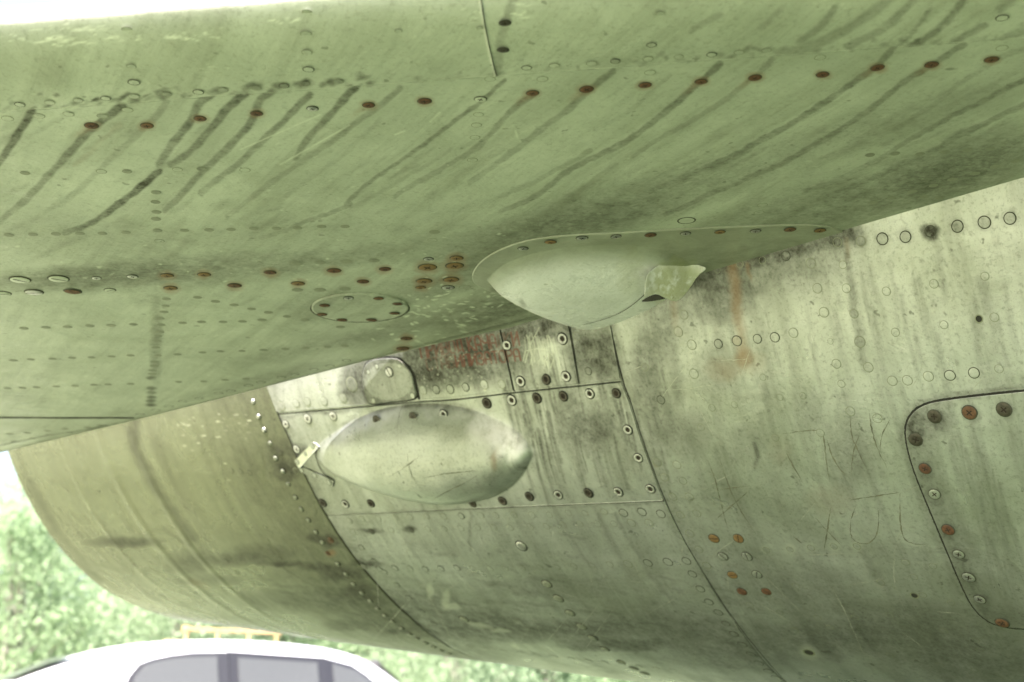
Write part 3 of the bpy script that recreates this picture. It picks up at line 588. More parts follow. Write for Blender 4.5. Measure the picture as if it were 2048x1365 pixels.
# weld seams raised on the tail pipe end
for s_, h_, w_ in [(-.50, .0013, .034), (-.40, .0012, .028), (-.63, .0007, .02)]:
    a = np.linspace(A_TOP, A_BOT, 160); t = np.linspace(-1, 1, 7); S = s_+.5*w_*t[:, None]+0*a[None]; off = h_*np.exp(-3*t**2)[:, None]+0*a[None]-.0001
    Pp = C0+AX*S[..., None]+(E2*np.cos(a)[None, :, None]+E1*np.sin(a)[None, :, None])*(rad(S)+off)[..., None]
    mk = hull_marks(Pp.reshape(-1, 3)); grid_ob('stiffening_band', Pp, M_REAR, air, {k: mk[k] for k in ('dirt_shade', 'rust', 'chip')})

# --- plates standing proud of the hull
def hull_patch(name, px, off, mat, parent, attrs_fine=False, disp=None, label=None, thick=.003, extra=None):
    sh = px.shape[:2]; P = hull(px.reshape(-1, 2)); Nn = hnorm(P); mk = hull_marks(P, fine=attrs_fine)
    if attrs_fine:
        pp = warp(px.reshape(-1, 2), 6); bd = np.zeros(len(pp))
        for q_ in [(800,745,100,70,.8),(900,700,110,60,.5),(1000,690,70,70,.5),(960,745,120,40,.4),(735,775,60,50,.6),(1120,640,70,50,.6),(1060,700,40,80,.4),(720,760,50,50,.55)]: blob(pp, bd, *q_)
        mk['dirt_shade'] = 1-(1-mk['dirt_shade'])*(1-.75*bd)  # plate grime, plus shade painted in beside the sunlit patch
    if extra: extra(px.reshape(-1, 2), mk)
    o_ = np.full(len(P), off)
    if disp is not None: o_ = o_+disp(px.reshape(-1, 2))
    P = P+Nn*o_[:, None]
    if disp is blister and name == 'blister_panel':
        q_ = warp(px.reshape(-1, 2), 5); cl_ = np.clip(blister(px.reshape(-1, 2))/.012, 0, 1); mk['clean'] = cl_*np.clip((1060-q_[:, 0])/160, .25, 1); mk['dirt_shade'] = mk['dirt_shade']*(1-.55*mk['clean']); mk['dirt_shade'] = np.clip(mk['dirt_shade']+.3*np.exp(-((blister(px.reshape(-1, 2))-.0015)/.0018)**2)*(blister(px.reshape(-1, 2)) > 0), 0, 1)
        for a_ in [([(960,835),(1010,862),(1052,902)],30,.9),([(690,870),(740,838),(800,822)],24,.5),([(860,818),(940,832),(990,856)],20,.45)]: stroke(q_, mk['painted_sheen'] if 'painted_sheen' in mk else mk.setdefault('painted_sheen', np.zeros(len(P))), a_[0], a_[1], a_[2], .9)  # sky highlight along the bulge's upper edge, painted as pale strokes
    return grid_ob(name, P.reshape(*sh, 3), mat, parent, {k: v for k, v in mk.items()}, lambda x: hnorm(x)*thick, label)
def bilin(top, bot, n, m):
    a = resample(top, m); b = resample(bot, m); t = np.linspace(0, 1, n)[:, None, None]; return a[None]*(1-t)+b[None]*t
def sinterp(x, X, Y):
    X = np.asarray(X, float); Y = np.asarray(Y, float); m = np.gradient(Y, X); i = np.clip(np.searchsorted(X, x)-1, 0, len(X)-2); h = X[i+1]-X[i]; t = np.clip((x-X[i])/h, 0, 1)
    return (2*t**3-3*t**2+1)*Y[i]+(t**3-2*t**2+t)*h*m[i]+(-2*t**3+3*t**2)*Y[i+1]+(t**3-t**2)*h*m[i+1]
def blister(px):
    x, y = px[:, 0], px[:, 1]; X = [626,640,665,700,750,800,850,900,950,1000,1035,1056,1066]
    T = [905,888,868,845,822,810,806,809,820,840,861,882,899]; B = [905,925,946,962,980,993,1002,1006,1002,987,961,931,910]
    yt = sinterp(x, X, T); yb = sinterp(x, X, B); yc = yt+(yb-yt)*.55; hw = np.where(y < yc, yc-yt, yb-yc)+1e-3
    ro = np.clip(abs(y-yc)/hw, 0, 1); top = y < yc
    rr_ = np.clip((x-900)/140, 0, 1); f = np.where(top, (1-ro**2)**(1.15+.25*rr_), (1-ro**(2.6-.5*rr_))**(.62+.5*rr_))
    along = sinterp(x, [626,645,680,720,800,880,960,1030,1060,1066], [0,.10,.32,.55,.85,1,.95,.62,.22,0])
    return np.where((x > 626)&(x < 1066), .036*f*np.maximum(along, 0), 0)
P1top = [(558,829),(700,817),(840,804),(905,801),(1030,786),(1243,764)]; P1bot = [(652,1030),(1000,1014),(1328,1001)]
def leftfit(px):   # follow the ring seam on the left edge
    sx = np.interp(px[..., 1], [y for x, y in SEAMA], [x for x, y in SEAMA]); ex = np.interp(px[..., 1], [y for x, y in SEAMB], [x for x, y in SEAMB]); m = px.shape[1]
    t = np.linspace(0, 1, m)[None]; q = px.copy(); q[..., 0] = sx+4+(ex-sx-6)*t; return q
px1 = bilin(P1top, P1bot, 150, 440)
# shift columns so that left and right edges lie along the ring seams
rows = np.linspace(0, 1, 150)
for i in range(150):
    for _ in range(3):
        q = px1[i]; x0 = np.interp(q[0, 1], [y for x, y in SEAMA], [x for x, y in SEAMA])+4; x1 = np.interp(q[-1, 1], [y for x, y in SEAMB], [x for x, y in SEAMB])-3
        t = (q[:, 0]-q[0, 0])/(q[-1, 0]-q[0, 0]); q[:, 0] = x0+(x1-x0)*t
panel = hull_patch('blister_panel', px1, .0012, M_HULL, air, disp=blister, label='screwed access panel with an elongated teardrop bulge')
up_bot = [(554,823),(700,811),(838,798),(905,794),(1027,780)]
up_top = [(534,772),(640,720),(838,665),(905,655),(996,640)]
px2 = bilin(up_top, up_bot, 110, 380)
plateA = hull_patch('skin_plate', px2, .0014, M_HULL, air, True, label='grimy plate with faded red stencilled words')
plateB = hull_patch('skin_plate', bilin([(999,640),(1060,628),(1132,615)], [(1031,780),(1090,774),(1158,767)], 110, 110), .0018, M_HULL, air, True, label='plate held by four cross-head screws, scribbled on')
plateC = hull_patch('skin_plate', bilin([(1136,615),(1212,600)], [(1161,767),(1241,759)], 90, 60), .0012, M_HULL, air, False, label='narrow brown-stained plate against the ring seam')
cov = smooth_poly([(728,770),(729,740),(738,722),(760,717),(790,716),(806,721),(824,742),(832,775),(838,797),(790,802),(745,808),(737,800)], 2, True)
cover = hull_patch('cover_plate', polar(cov, (781,762), 34, 120), .0040, M_HULL, air, extra=lambda q, m_: m_.__setitem__('dirt_shade', np.full(len(q), .32)+.3*(np.linalg.norm((q-(781,762))/(52,40), axis=1) > .93)), label='small rounded cover plate with one slotted screw', thick=.005)
hat = smooth_poly([(1812,880),(1814,840),(1840,812),(1890,800),(2048,783),(2250,765),(2350,1000),(2300,1262),(2048,1258),(1990,1250),(1955,1226),(1930,1185),(1870,1040),(1830,945)], 2, True)
hatch = hull_patch('access_hatch', polar(hat, (2000,1020), 150, 420), .0012, M_HULL, air, label='large round-cornered hatch edged with mismatched screws', thick=.004)
# joints
for nm, pts, wd in [('j', P1top, .0022), ('j', P1bot, .0034), ('j', [(996,640),(1010,700),(1029,783)], .0026), ('j', [(1134,615),(1146,690),(1160,768)], .0012), ('j', SEAMB[:4], .0022), ('j', SEAMB[3:], .0013), ('j', SEAMA[:-1], .003)]:
    o_ = ribbon('panel_joint', smooth_poly(pts, 1), wd, hull, hnorm, M_GAP, air, .0003 if pts is P1bot else .0002)
ribbon('panel_joint', hat+(hat-(2000,1020))/np.linalg.norm(hat-(2000,1020), axis=1, keepdims=True)*1.4, .0034, hull, hnorm, M_GAP, air, .0004, True)
ribbon('panel_joint', cov+(cov-(781,762))/np.linalg.norm(cov-(781,762), axis=1, keepdims=True)*1.2, .0034, hull, hnorm, M_GAP, air, .0018, True)
ribbon('panel_joint', smooth_poly([(800,716),(826,738),(836,775),(840,799)], 1), .0038, hull, hnorm, M_GAP, air, .0016)
ribbon('panel_joint', smooth_poly([(740,718),(765,713),(800,716)], 1), .003, hull, hnorm, M_GAP, air, .0016)
# bracket strips on the bulge's rear tip
def strip(px, off, label=None):
    return hull_patch('bracket_strip', px, off, M_BARE if label else M_HULL, air, disp=blister, label=label, thick=.002)
strip(bilin([(627,884),(592,920)], [(641,893),(601,936)], 14, 24)[:, ::-1].copy(), .0035, 'bright folded metal strip beside the bulge')
strip(bilin([(600,930),(634,944),(670,960)], [(606,944),(636,957),(668,973)], 14, 40), .0030)
ribbon('panel_joint', smooth_poly([(636,893),(634,915),(640,935),(652,950),(668,957),(671,968)], 2), .0016, lambda p: hull(p)+hnorm(hull(p))*(blister(p)+.0014)[:, None], hnorm, M_GAP, air, .0004)

# scratches in the paint: hair-thin lines, some dark with dirt, some bare
M_SCR = simple_mat('dirty_scratch', (.17, .165, .12), .6, var=.5, scale=90); M_SCRP = simple_mat('bare_scratch', (.43, .43, .38), .5, var=.3, scale=90)
def scratches(name, polys, mat, wd, surf, lift):
    V = []; F = []; g = np.random.default_rng(len(polys))
    for q in polys:
        q = smooth_poly(q, 2); n = max(6, int(np.linalg.norm(np.diff(q, axis=0), axis=1).sum()/5)); p = resample(q, n)+g.normal(0, .35, (n, 2)); P = surf(p); Nn = hnorm(P); T = np.gradient(P, axis=0); T /= np.linalg.norm(T, axis=1, keepdims=True)
        B = np.cross(T, Nn); ww = wd*.5*g.uniform(.15, 1.1, (n, 1))*np.sin(np.linspace(.15, math.pi-.15, n))[:, None]; b0 = len(V); c_ = P+Nn*lift
        V += list(c_-B*ww)+list(c_+B*ww); F += [(b0+i, b0+i+1, b0+i+1+n, b0+i+n) for i in range(n-1)]
    return ob(name, mesh_np(name, np.array(V), F), mat, air)
scratches('scratched_lettering', [q for q in SCRATCH_DARK if q[0][0] > 1000], M_SCR, .0021, hull, .00025)
scratches('scratched_lettering', [q for q in SCRATCH_DARK if q[0][0] <= 1000], M_SCR, .0014, lambda p: hull(p)+hnorm(hull(p))*(blister(p)+.0014)[:, None], .00025)
gS = np.random.default_rng(8); rnd = []
for k in range(34):
    x, y = gS.uniform(700, 1560), gS.uniform(1040, 1300); l = gS.uniform(30, 170); an = gS.choice([.6, 1.2, 2.2])+gS.normal(0, .2); rnd.append([(x, y), (x+l*.5*math.cos(an)+gS.normal(0, 3), y+l*.5*math.sin(an)), (x+l*math.cos(an), y+l*math.sin(an))])
for k in range(16):
    x, y = gS.uniform(1350, 2040), gS.uniform(700, 1300); l = gS.uniform(30, 140); an = gS.uniform(0, 3.1); rnd.append([(x, y), (x+l*.5*math.cos(an)+gS.normal(0, 3), y+l*.5*math.sin(an)), (x+l*math.cos(an), y+l*math.sin(an))])
sc_o = scratches('fine_scratches', [q for q in SCRATCH_PALE]+rnd, M_SCRP, .0010, hull, .00022); sc_o['kind'] = 'stuff'

# fasteners on the hull
hs = lambda off: (lambda p: hull(p)+hnorm(hull(p))*off)
strong = HULL_RINGS[:9]
def fasten_list(lst, surf, nrm, parent, tag_, marks, off=0.0):
    """lst of (x, y, kind, diameter); marks looked up in one go"""
    arr = np.array([(a[0], a[1]) for a in lst], float); P = surf(arr); mk = marks(P) if marks else None; Nn = nrm(P); dist = np.linalg.norm(P-CAM, axis=1)
    for i, a in enumerate(lst):
        kind, dpx = a[2], a[3]; key = kind+'_'+tag_ if kind in ('ring', 'ringf', 'dot') else kind
        nm = NAME.get(kind, 'slotted_screw' if kind.startswith('slot') else 'screw')
        if key == 'rust' and random.random() < .45: key = 'rustb'
        o = bpy.data.objects.new(nm, MESH[key]); COL.objects.link(o); o.parent = parent
        z = Vector(Nn[i]); x = z.orthogonal().normalized(); R = Matrix((x, z.cross(x), z)).transposed().to_4x4()
        r_ = dpx/2*dist[i]/FPX*random.uniform(.94, 1.05); flatk = kind in ('ring', 'ringf', 'dot')
        tilt = Matrix() if flatk else Matrix.Rotation(random.gauss(0, .04), 4, 'X')
        o.matrix_basis = Matrix.Translation(Vector(P[i]+Nn[i]*(.0003+off))) @ R @ tilt @ Matrix.Rotation(random.uniform(0, 6.28), 4, 'Z') @ Matrix.Diagonal((r_, r_*random.uniform(.95, 1.0), r_*((.22 if tag_ == 'wing' else .4) if flatk else .9), 1))
        if parent.get('root'): o.matrix_basis = Matrix.Translation(-Vector(parent.location)) @ o.matrix_basis
        if mk is not None: o['dirt_shade'] = float(min(1, mk['dirt_shade'][i])); o['rust'] = float(mk['rust'][i]) if not kind.startswith('rust') else 0.
L = []
for x, y, d in HULL_RINGS: L.append((x, y, 'ring' if (x, y, d) in strong[:6] or x in (1437, 1474, 1515, 1550, 1900, 1322, 1948, 1572) else 'ringf', d))
for x, y in [(1315,925),(1354,930),(1329,955),(1366,962),(1346,994),(1379,994),(1361,1030),(1394,1027),(1380,1067),(1398,1099),(1414,1131),(1385,1148),(1401,1178),(1418,1204),(1437,1225),(1452,1247),(1468,1268),(1485,1289),(1502,1308),(1518,1326),(1537,1342),(1552,1355)]:
    L.append((x, y, 'ring' if y > 1140 else 'ringf', 18))
for x, y in [(1533,1100),(1580,1099),(1622,1096),(1668,1093),(1714,1093),(1592,1172),(1810,1125),(1828,1154),(1812,1125),(1866,1132),(1846,1190),(1762,1165),(1710,1235),(1780,1230),(1635,1236),(1660,1255),(1590,1260),(1888,1262),(1952,1280),(1950,1340),(1880,1330),(1960,1300),(1780,1310),(1902,1205),(1500,1210),(1560,1225)]:
    L.append((x, y, 'ringf', 15))
fasten_list([a for a in L], hull, hnorm, fore, 'hull', hull_marks)
fasten_list([(1428,1077,'slot_ochre',24),(1477,1077,'slot_ochre',23),(1446,1113,'slot_paint_h',23),(1494,1113,'slot_paint_h',23),(1465,1150,'slot_ochre',22),(1514,1149,'slot_paint_h',22),(1484,1183,'slot_rust',22),(1533,1183,'slot_rust',22),
             (1958,638,'hole',13),(1618,1305,'hole',20),(1829,1191,'dot',16) if False else (1829,1191,'hole',13)], hull, hnorm, fore, 'hull', hull_marks)
R1 = [(699,1042),(724,1038),(757,1037),(791,1036),(820,1034),(854,1033),(888,1033),(923,1032),(962,1031),(992,1031),(1028,1030),(1064,1030),(1099,1030),(1137,1026),(1170,1027),(1208,1024),(1247,1026),(1284,1024),(1322,1028)]
R2 = [(706,1064),(743,1063),(782,1060),(822,1060),(856,1058),(889,1058),(922,1057),(955,1055),(988,1055),(1020,1055),(1061,1054),(1093,1053),(1127,1050),(1160,1048),(1195,1048),(1228,1048),(1263,1046),(1298,1046)]
R3 = [(728,1134),(759,1138),(790,1136),(820,1137),(851,1138),(882,1137),(914,1136),(946,1137),(980,1137),(1011,1137),(1045,1136),(1080,1135),(1114,1134),(1148,1132),(1184,1131),(1220,1129),(1256,1128),(1296,1126),(1336,1124),(1373,1122)]
L = []
for i, (x, y) in enumerate(R1+R2+R3):
    k = 'ring' if (x, y) in [(1322,1028),(1247,1026),(1284,1024),(1336,1124),(1373,1122),(1296,1126),(822,1060),(743,1063),(923,1032),(790,1136),(851,1138),(882,1137),(914,1136),(759,1138)] else 'ringf'
    L.append((x, y, k, 20 if x > 1240 else 15))
for x in range(870, 1380, 34): L.append((x, 1286+(x-870)*.115, 'ringf', 15))
for x in (705, 730, 752, 776, 800, 826, 850): L.append((x+18, 1095+(x-705)*1.05, 'ring', 13))
fasten_list(L, hull, hnorm, mids, 'hull', hull_marks)
fasten_list([(1043,1092,'big_dome',24),(928,1238,'dark_dome',20),(1094,1168,'dark_dome',21),(1117,1197,'dark_dome',21),(1140,1226,'dark_dome',21),(1163,1253,'dark_dome',21),(1186,1276,'dark_dome',20),(1210,1298,'dark_dome',19),(1243,1324,'dark_dome',18),(1268,1337,'dark_dome',18),(1290,1347,'dark_dome',17)], hull, hnorm, mids, 'hull', hull_marks)
dm = [(507,803),(518,833),(529,860),(541,887),(552,917),(566,943),(577,968),(591,995),(603,1018),(617,1040),(632,1064),(645,1085),(676,1128),(692,1148),(707,1168),(724,1186),(741,1202),(755,1217),(770,1231),(785,1243),(803,1256),(820,1268),(835,1277),(852,1286),(868,1294),(884,1301),(899,1307)]
fasten_list([(x, y, 'dome' if y < 870 else 'dull_dome', 11) for x, y in dm], hull, hnorm, rear, 'rear', hull_marks)
fasten_list([(463,942,'ring',12),(482,943,'ring',11),(500,946,'ring',12),(520,948,'ringf',12),(453,1122,'ring',12),(560,1117,'ring',12),(359,1137,'ring',11),(378,1158,'ringf',11),(473,1148,'ringf',11),(592,942,'ringf',14),(560,905,'ring',14),(662,1080,'rust',15),(656,1107,'rust',13),(480,1188,'dot',10)], hull, hnorm, rear, 'rear', hull_marks)
sb_ = lambda p: hull(p)+hnorm(hull(p))*(blister(np.asarray(p, float))+.0013)[:, None]
fasten_list([(573,848,'pale',18),(617,837,'pale',21),(668,832,'pale',21),(595,898,'pale',18),(762,836,'dark',22),(837,828,'dark',22),(896,824,'washer',22),(975,806,'washer_dark',22),(1025,800,'washer',22),(1075,796,'washer_dark',22),(1128,792,'washer_dark',22),(1181,787,'washer',22),(1234,786,'washer_dark',21),
             (1257,859,'washer',21),(1278,915,'washer',21),(1302,977,'washer',21),(1238,983,'washer',22),(1178,985,'washer_dark',21),(1118,989,'washer',20),(1060,992,'washer_dark',21),(1006,1001,'washer_dark',21),(743,1006,'washer_dark',18),(692,1007,'washer',19),(647,1005,'washer_dark',18),(946,1006,'dark',20)],
            sb_, hnorm, panel, 'hull', None)
fasten_list([(x, y, 'ring' if x in (933, 902, 874) else 'ringf', 19) for x, y in [(565,812),(594,806),(616,803),(650,802),(688,796),(848,780),(874,779),(902,778),(933,774),(970,769),(1005,768)]]+[(705,768,'ringf',30)], hs(.0015), hnorm, plateA, 'hull', hull_marks)
fasten_list([(1016,690,'washer',22),(1043,762,'washer',23),(1094,758,'washer_dark',22),(1134,752,'washer',22),(1127,677,'washer',23)], hs(.0019), hnorm, plateB, 'hull', None)
fasten_list([(1178,742,'ring',17),(1155,672,'ringf',18)], hs(.0013), hnorm, plateC, 'hull', hull_marks)
fasten_list([(782,743,'slot_steel',22),(758,732,'ring',11),(741,743,'ring',10),(743,762,'ringf',10),(803,731,'ringf',9),(751,800,'ring',12),(829,790,'ring',13)], hs(.0041), hnorm, cover, 'hull', None)
fasten_list([(628,891,'ringf',12),(598,922,'ringf',12),(614,906,'ringf',10)], lambda p: hull(p)+hnorm(hull(p))*(blister(p)+.0037)[:, None], hnorm, air, 'hull', None)
fasten_list([(606,939,'ring',11),(632,949,'ring',12),(661,963,'ring',13)], lambda p: hull(p)+hnorm(hull(p))*(blister(p)+.0032)[:, None], hnorm, air, 'hull', None)
fasten_list([(1870,832,'dark',28),(1940,824,'rust',29),(2009,818,'dark',29),(1833,878,'dark',27),(1851,936,'rust',26),(1870,987,'paint_h',25),(1897,1058,'rust',25),(1918,1107,'pale',25),(1938,1153,'pale',25),(1960,1197,'pale',25),(2005,1244,'rust',27)], hs(.0013), hnorm, hatch, 'hull', None)

# --- tailplane
tail = bpy.data.objects.new('tailplane', None); COL.objects.link(tail); tail.parent = air; tail.location = -Vector(air.location)
rp = wing(ROOT); ru, rv = uv(rp); o_ = np.argsort(rv); ru, rv = ru[o_], rv[o_]
# right of the pivot the root runs into the body
ru = ru+np.interp(rv, [.15, .5], [0, .03])
def u_root(v): return np.interp(v, rv, ru)
V_TE = float(uv(wing([(-70, 920)]))[1][0])
vcols = np.r_[np.linspace(-1.6, -.75, 40)[:-1], np.linspace(-.75, -.25, 160)[:-1], np.linspace(-.25, 1.05, 860)]
def rootlim(v):
    # beyond the rear corner the trailing edge runs outboard
    r_ = np.interp(v, rv, ru); te = u_root(V_TE)+(V_TE-v)*-.75
    return np.where(v < V_TE, np.minimum(np.interp(V_TE, rv, ru)-(V_TE-v)*.55, 9), r_)
UR = rootlim(vcols); print('root u', UR.min(), UR.max(), 'v range', rv.min(), rv.max(), 'V_TE', V_TE)
t = np.linspace(0, 1, 520)**1.15
U = .0007+(np.maximum(UR, .02)[None]-.0007)*t[:, None]; VV = np.broadcast_to(vcols, U.shape)
Pw = wpt(U, VV); mk = wing_marks(Pw.reshape(-1, 3))
lower = grid_ob('lower_skin', Pw, M_WING, tail, mk, lambda x: -np.broadcast_to(WN, x.shape)*.0012*-1*-1)
vseam = float(uv(wingle([(985, 120)]))[1][0])
for k, (v0, v1, lab) in enumerate([(-1.6, vseam-.0004, 'leading edge skin with chipped paint, open sky above it'), (vseam+.0004, 1.05, 'leading edge skin with dark runs of grime')]):
    vc = np.linspace(v0, v1, int(440*(v1-v0)/1.3)+60); uu = -np.r_[np.linspace(.0007, .8*LEW, 90), LEW*np.sin(np.linspace(math.asin(.8), math.pi/2, 24))[1:]]
    U2, V2 = np.meshgrid(uu, vc, indexing='ij'); P2 = wpt(U2, V2); P2[..., 2] -= .0006
    grid_ob('leading_edge_skin', P2, M_WING, tail, wing_marks(P2.reshape(-1, 3)), lambda x: -np.broadcast_to(WN, x.shape)*.0015, label=lab)
# upper skin and root rib (closed solid above the lower skin)
vc = np.linspace(-1.6, 1.05, 60); uc = np.r_[-LEW*np.cos(np.linspace(0, math.pi/2, 12)), np.linspace(.02, 1, 14)]
P3 = np.zeros((len(uc), len(vc), 3))
for j, v_ in enumerate(vc):
    ur = float(rootlim(np.array([v_]))[0]); u_ = np.where(uc > 0, np.maximum(uc*ur, 0), uc); base = wpt(np.maximum(u_, 0), np.full(len(u_), v_)); xy = wpt(u_, np.full(len(u_), v_))
    x_ = np.clip(-u_/LEW, 0, 1); th = np.where(u_ < 0, LEB+.038*np.sqrt(np.maximum(1-x_**2, 0)), LEB+.038-.045*np.clip(u_/1.4, 0, 1))
    P3[:, j, :2] = xy[:, :2]; P3[:, j, 2] = base[:, 2]+th
P3 = np.concatenate([P3, wpt(rootlim(vc), vc)[None]], 0)
grid_ob('upper_skin', P3, M_WING, tail)
# dark core behind the open joints
vq = np.linspace(-1.55, 1.0, 50); core = np.stack([wpt(np.full(50, -.08), vq), wpt(np.full(50, .05), vq)]); core[..., 2] += .004; grid_ob('inner_spar', core, M_GAP, tail)
# added block, unseen, that cuts off sunlight through the root gap
pa, pb = wing([(775, 709)])[0], wing([(1330, 562)])[0]
bl = np.array([pa, pb, pb-E2*.16, pa-E2*.16]); bl = np.r_[bl+[0, 0, .022], bl+[0, 0, .06]]
ob('gap_light_blocker', mesh_np('gap_light_blocker', bl, [(0,1,2,3),(4,7,6,5),(0,4,5,1),(1,5,6,2),(2,6,7,3),(3,7,4,0)], smooth=False), M_GAP, tail)
# rear joint lines
ws = lambda off: (lambda p: wing(p, off))
ribbon('panel_joint', [(-60,835),(100,836),(268,836)], .010, ws(0), wnorm, M_GAP, tail, .0004)
ribbon('panel_joint', [(-20,895),(90,872),(180,858),(215,850)], .0022, ws(0), wnorm, M_RING, tail, .0004)
# rolled root edge strip
ep = resample(ROOT[1:6], 60); Pe = wing(ep); uo = np.array([-E2]*len(Pe)); 
edge = np.stack([Pe-uo*.004+[0,0,-.0008], Pe+[0,0,-.0008], Pe+uo*.0015+[0,0,.0015], Pe+uo*.0015+[0,0,.03]]); grid_ob('root_edge', edge, M_WING, tail, wing_marks(edge.reshape(-1, 3)))
# round inspection cover
cpx = np.array([(720+97*math.cos(a), 617-27.5*math.sin(a)-.0*math.cos(a)) for a in np.linspace(0, 2*math.pi, 80)[:-1]])
pc = polar(cpx, (720, 617), 24, 120); Pc = wing(pc.reshape(-1, 2), .0022); mkc = wing_marks(Pc)
round_cover = grid_ob('inspection_cover', Pc.reshape(*pc.shape[:2], 3), M_WING, tail, mkc, lambda x: -np.broadcast_to(WN, x.shape)*.003, label='round inspection cover with eight screws')
fasten_list([(649,611,'rust',21),(697,596,'pale',21),(757,597,'rust',22),(795,608,'rust',21),(789,627,'rust',22),(743,640,'rust',22),(684,640,'rust',22),(644,629,'rust',21)], ws(.0024), wnorm, round_cover, 'wing', None)
ribbon('panel_joint', cpx*[1.0, 1.0]+(cpx-(720, 617))*.012, .0022, ws(0), wnorm, M_RING, tail, .0002, True)
fasten_list(WING_SCREWS, ws(0), wnorm, lower, 'wing', None)
fasten_list([(7,587,'slot_paint_w',30),(68,584,'slot_steel',34),(145,583,'slot_rust',34),(220,580,'slot_paint_w',24),(40,559,'slot_paint_w',38),(117,557,'slot_paint_w',38)], ws(0), wnorm, lower, 'wing', None)
LW = []
def row(pts, kind, d): 
    for x, y in pts: LW.append((x, y, kind, d))
row([(18,470),(66,469),(112,468),(160,467),(205,467),(252,465),(315,461),(369,461),(418,460),(462,459),(507,457),(553,457),(595,456),(643,453),(690,453),(312,385),(311,404),(313,424),(312,438),(50,346),(254,343)], 'dot', 19)
row([(203,343),(355,339),(404,338),(490,340),(319,482),(957,229),(953,250),(950,275),(945,320),(865,480),(1525,410),(1518,425)], 'ringf', 20)
row([(692,523),(640,525),(593,527),(748,521),(869,464),(595,580),(640,580),(690,578)], 'dot', 24); row([(951,516),(930,574)], 'ringf', 24); row([(1373,441)], 'ring', 34)
row([(395,595),(431,603),(468,610),(503,618),(537,625),(574,633),(610,640),(48,657),(92,655),(135,654),(180,652),(222,651),(267,649),(365,646),(403,644),(446,644),(485,643),(524,640),(681,654)], 'dot', 18)
row([(27,721),(62,719),(105,718),(144,716),(183,715),(223,713),(261,711),(316,711),(355,709),(405,705),(441,703),(484,702),(527,700),(571,698),(612,696),(655,694),(690,692)], 'dot', 16)
row([(15,777),(45,776),(73,775),(113,773),(150,772),(188,770),(216,769),(261,768),(357,764),(407,763),(450,760),(492,758)], 'dot', 15)
row([(333,598),(331,612),(328,624),(321,637),(322,650),(320,664),(316,672),(314,682),(312,695),(309,724),(308,732),(305,741),(304,748)], 'dot', 17)
row([(280,829),(312,820),(338,813),(365,803),(398,797),(437,787),(462,782),(497,771),(522,765),(563,755),(590,749),(628,739),(660,732),(693,721)], 'ring', 17)
row([(28,883),(65,877),(98,870),(140,865),(175,855),(200,851),(20,868),(55,866),(95,862),(130,858)], 'dot', 14)
row([(1745,405),(1783,395),(1825,383),(1867,371),(1905,359),(1950,347),(1990,333),(2030,322),(1740,310),(1790,307),(1840,308),(1890,304),(1935,300),(1980,298),(1848,394),(1880,395)], 'dot', 19)
row([(15,237),(78,232),(137,228),(205,232),(255,220),(980,158),(1085,158),(1300,145),(1640,115),(2004,96)], 'ringf', 22)
fasten_list(LW, ws(0), wnorm, lower, 'wing', wing_marks)
LL = [(254,57,'ringf',20),(268,163,'ring',22),(614,22,'ringf',20),(612,66,'ringf',22),(614,103,'ringf',20),(617,137,'ring',21),(1320,25,'ringf',18),(1303,88,'ring',20),(797,60,'ringf',14),(263,131,'ringf',18),(960,54,'ringf',14),(2004,34,'ring',22),
      (1010,44,'dark',26),(1006,98,'dark',25)]
for k_, x in enumerate(list(range(48, 700, 57))+list(range(1055, 1560, 60))): LL.append((x+random.uniform(-9, 9), 225-.0732*x-14, 'ring' if k_ % 3 == 0 else 'ringf', 20))
LE_OBJ = [o for o in bpy.data.objects if o.name.startswith('leading_edge_skin')]
fasten_list([a for a in LL if a[0] < 985], wingle, lambda P: np.stack([np.zeros(len(P)), -le_rise(uv(P)[0])*2.2, -np.ones(len(P))], 1)/np.linalg.norm(np.stack([np.zeros(len(P)), -le_rise(uv(P)[0])*2.2, -np.ones(len(P))], 1), axis=1, keepdims=True), LE_OBJ[0], 'wing', wing_marks, .0008)
fasten_list([a for a in LL if a[0] > 985], wingle, lambda P: np.stack([np.zeros(len(P)), -le_rise(uv(P)[0])*2.2, -np.ones(len(P))], 1)/np.linalg.norm(np.stack([np.zeros(len(P)), -le_rise(uv(P)[0])*2.2, -np.ones(len(P))], 1), axis=1, keepdims=True), LE_OBJ[1], 'wing', wing_marks, .0008)

# --- bulged fairing at the tailplane root
fl = smooth_poly([(942,560),(948,535),(975,510),(1030,485),(1090,473),(1170,467),(1250,464),(1400,455),(1550,449),(1640,448),(1680,458),(1720,480),(1600,560),(1400,640),(1250,680),(1120,645),(1075,618),(1010,592),(965,575)], 2, True)
pf = polar(fl, (1200, 555), 130, 420); Pf0 = wing(pf.reshape(-1, 2)); 
def bulge(px):
    x, y = px[:, 0], px[:, 1]
    X = [975,1000,1040,1100,1160,1230,1300,1350,1385,1402]; T = [555,532,513,497,489,487,492,508,528,545]; B = [557,578,596,618,636,640,622,594,566,547]
    yt = sinterp(x, X, T); yb = sinterp(x, X, B)+2; yc = yt+(yb-yt)*.80; hw = np.where(y < yc, yc-yt, yb-yc)+1e-3
    ro = np.clip(abs(y-yc)/hw, 0, 1); f = (1-ro**2)**1.05
    al = sinterp(x, [975,990,1015,1070,1140,1200,1260,1320,1370,1402], [0,.22,.45,.78,.97,1,.93,.68,.28,0])
    return np.where((x > 975)&(x < 1402), f*np.maximum(al, 0), 0)
hgt = bulge(pf.reshape(-1, 2)); Pf = Pf0.copy(); Pf[:, 2] -= .0018+.027*hgt
mf = wing_marks(Pf); pj = pf.reshape(-1, 2)
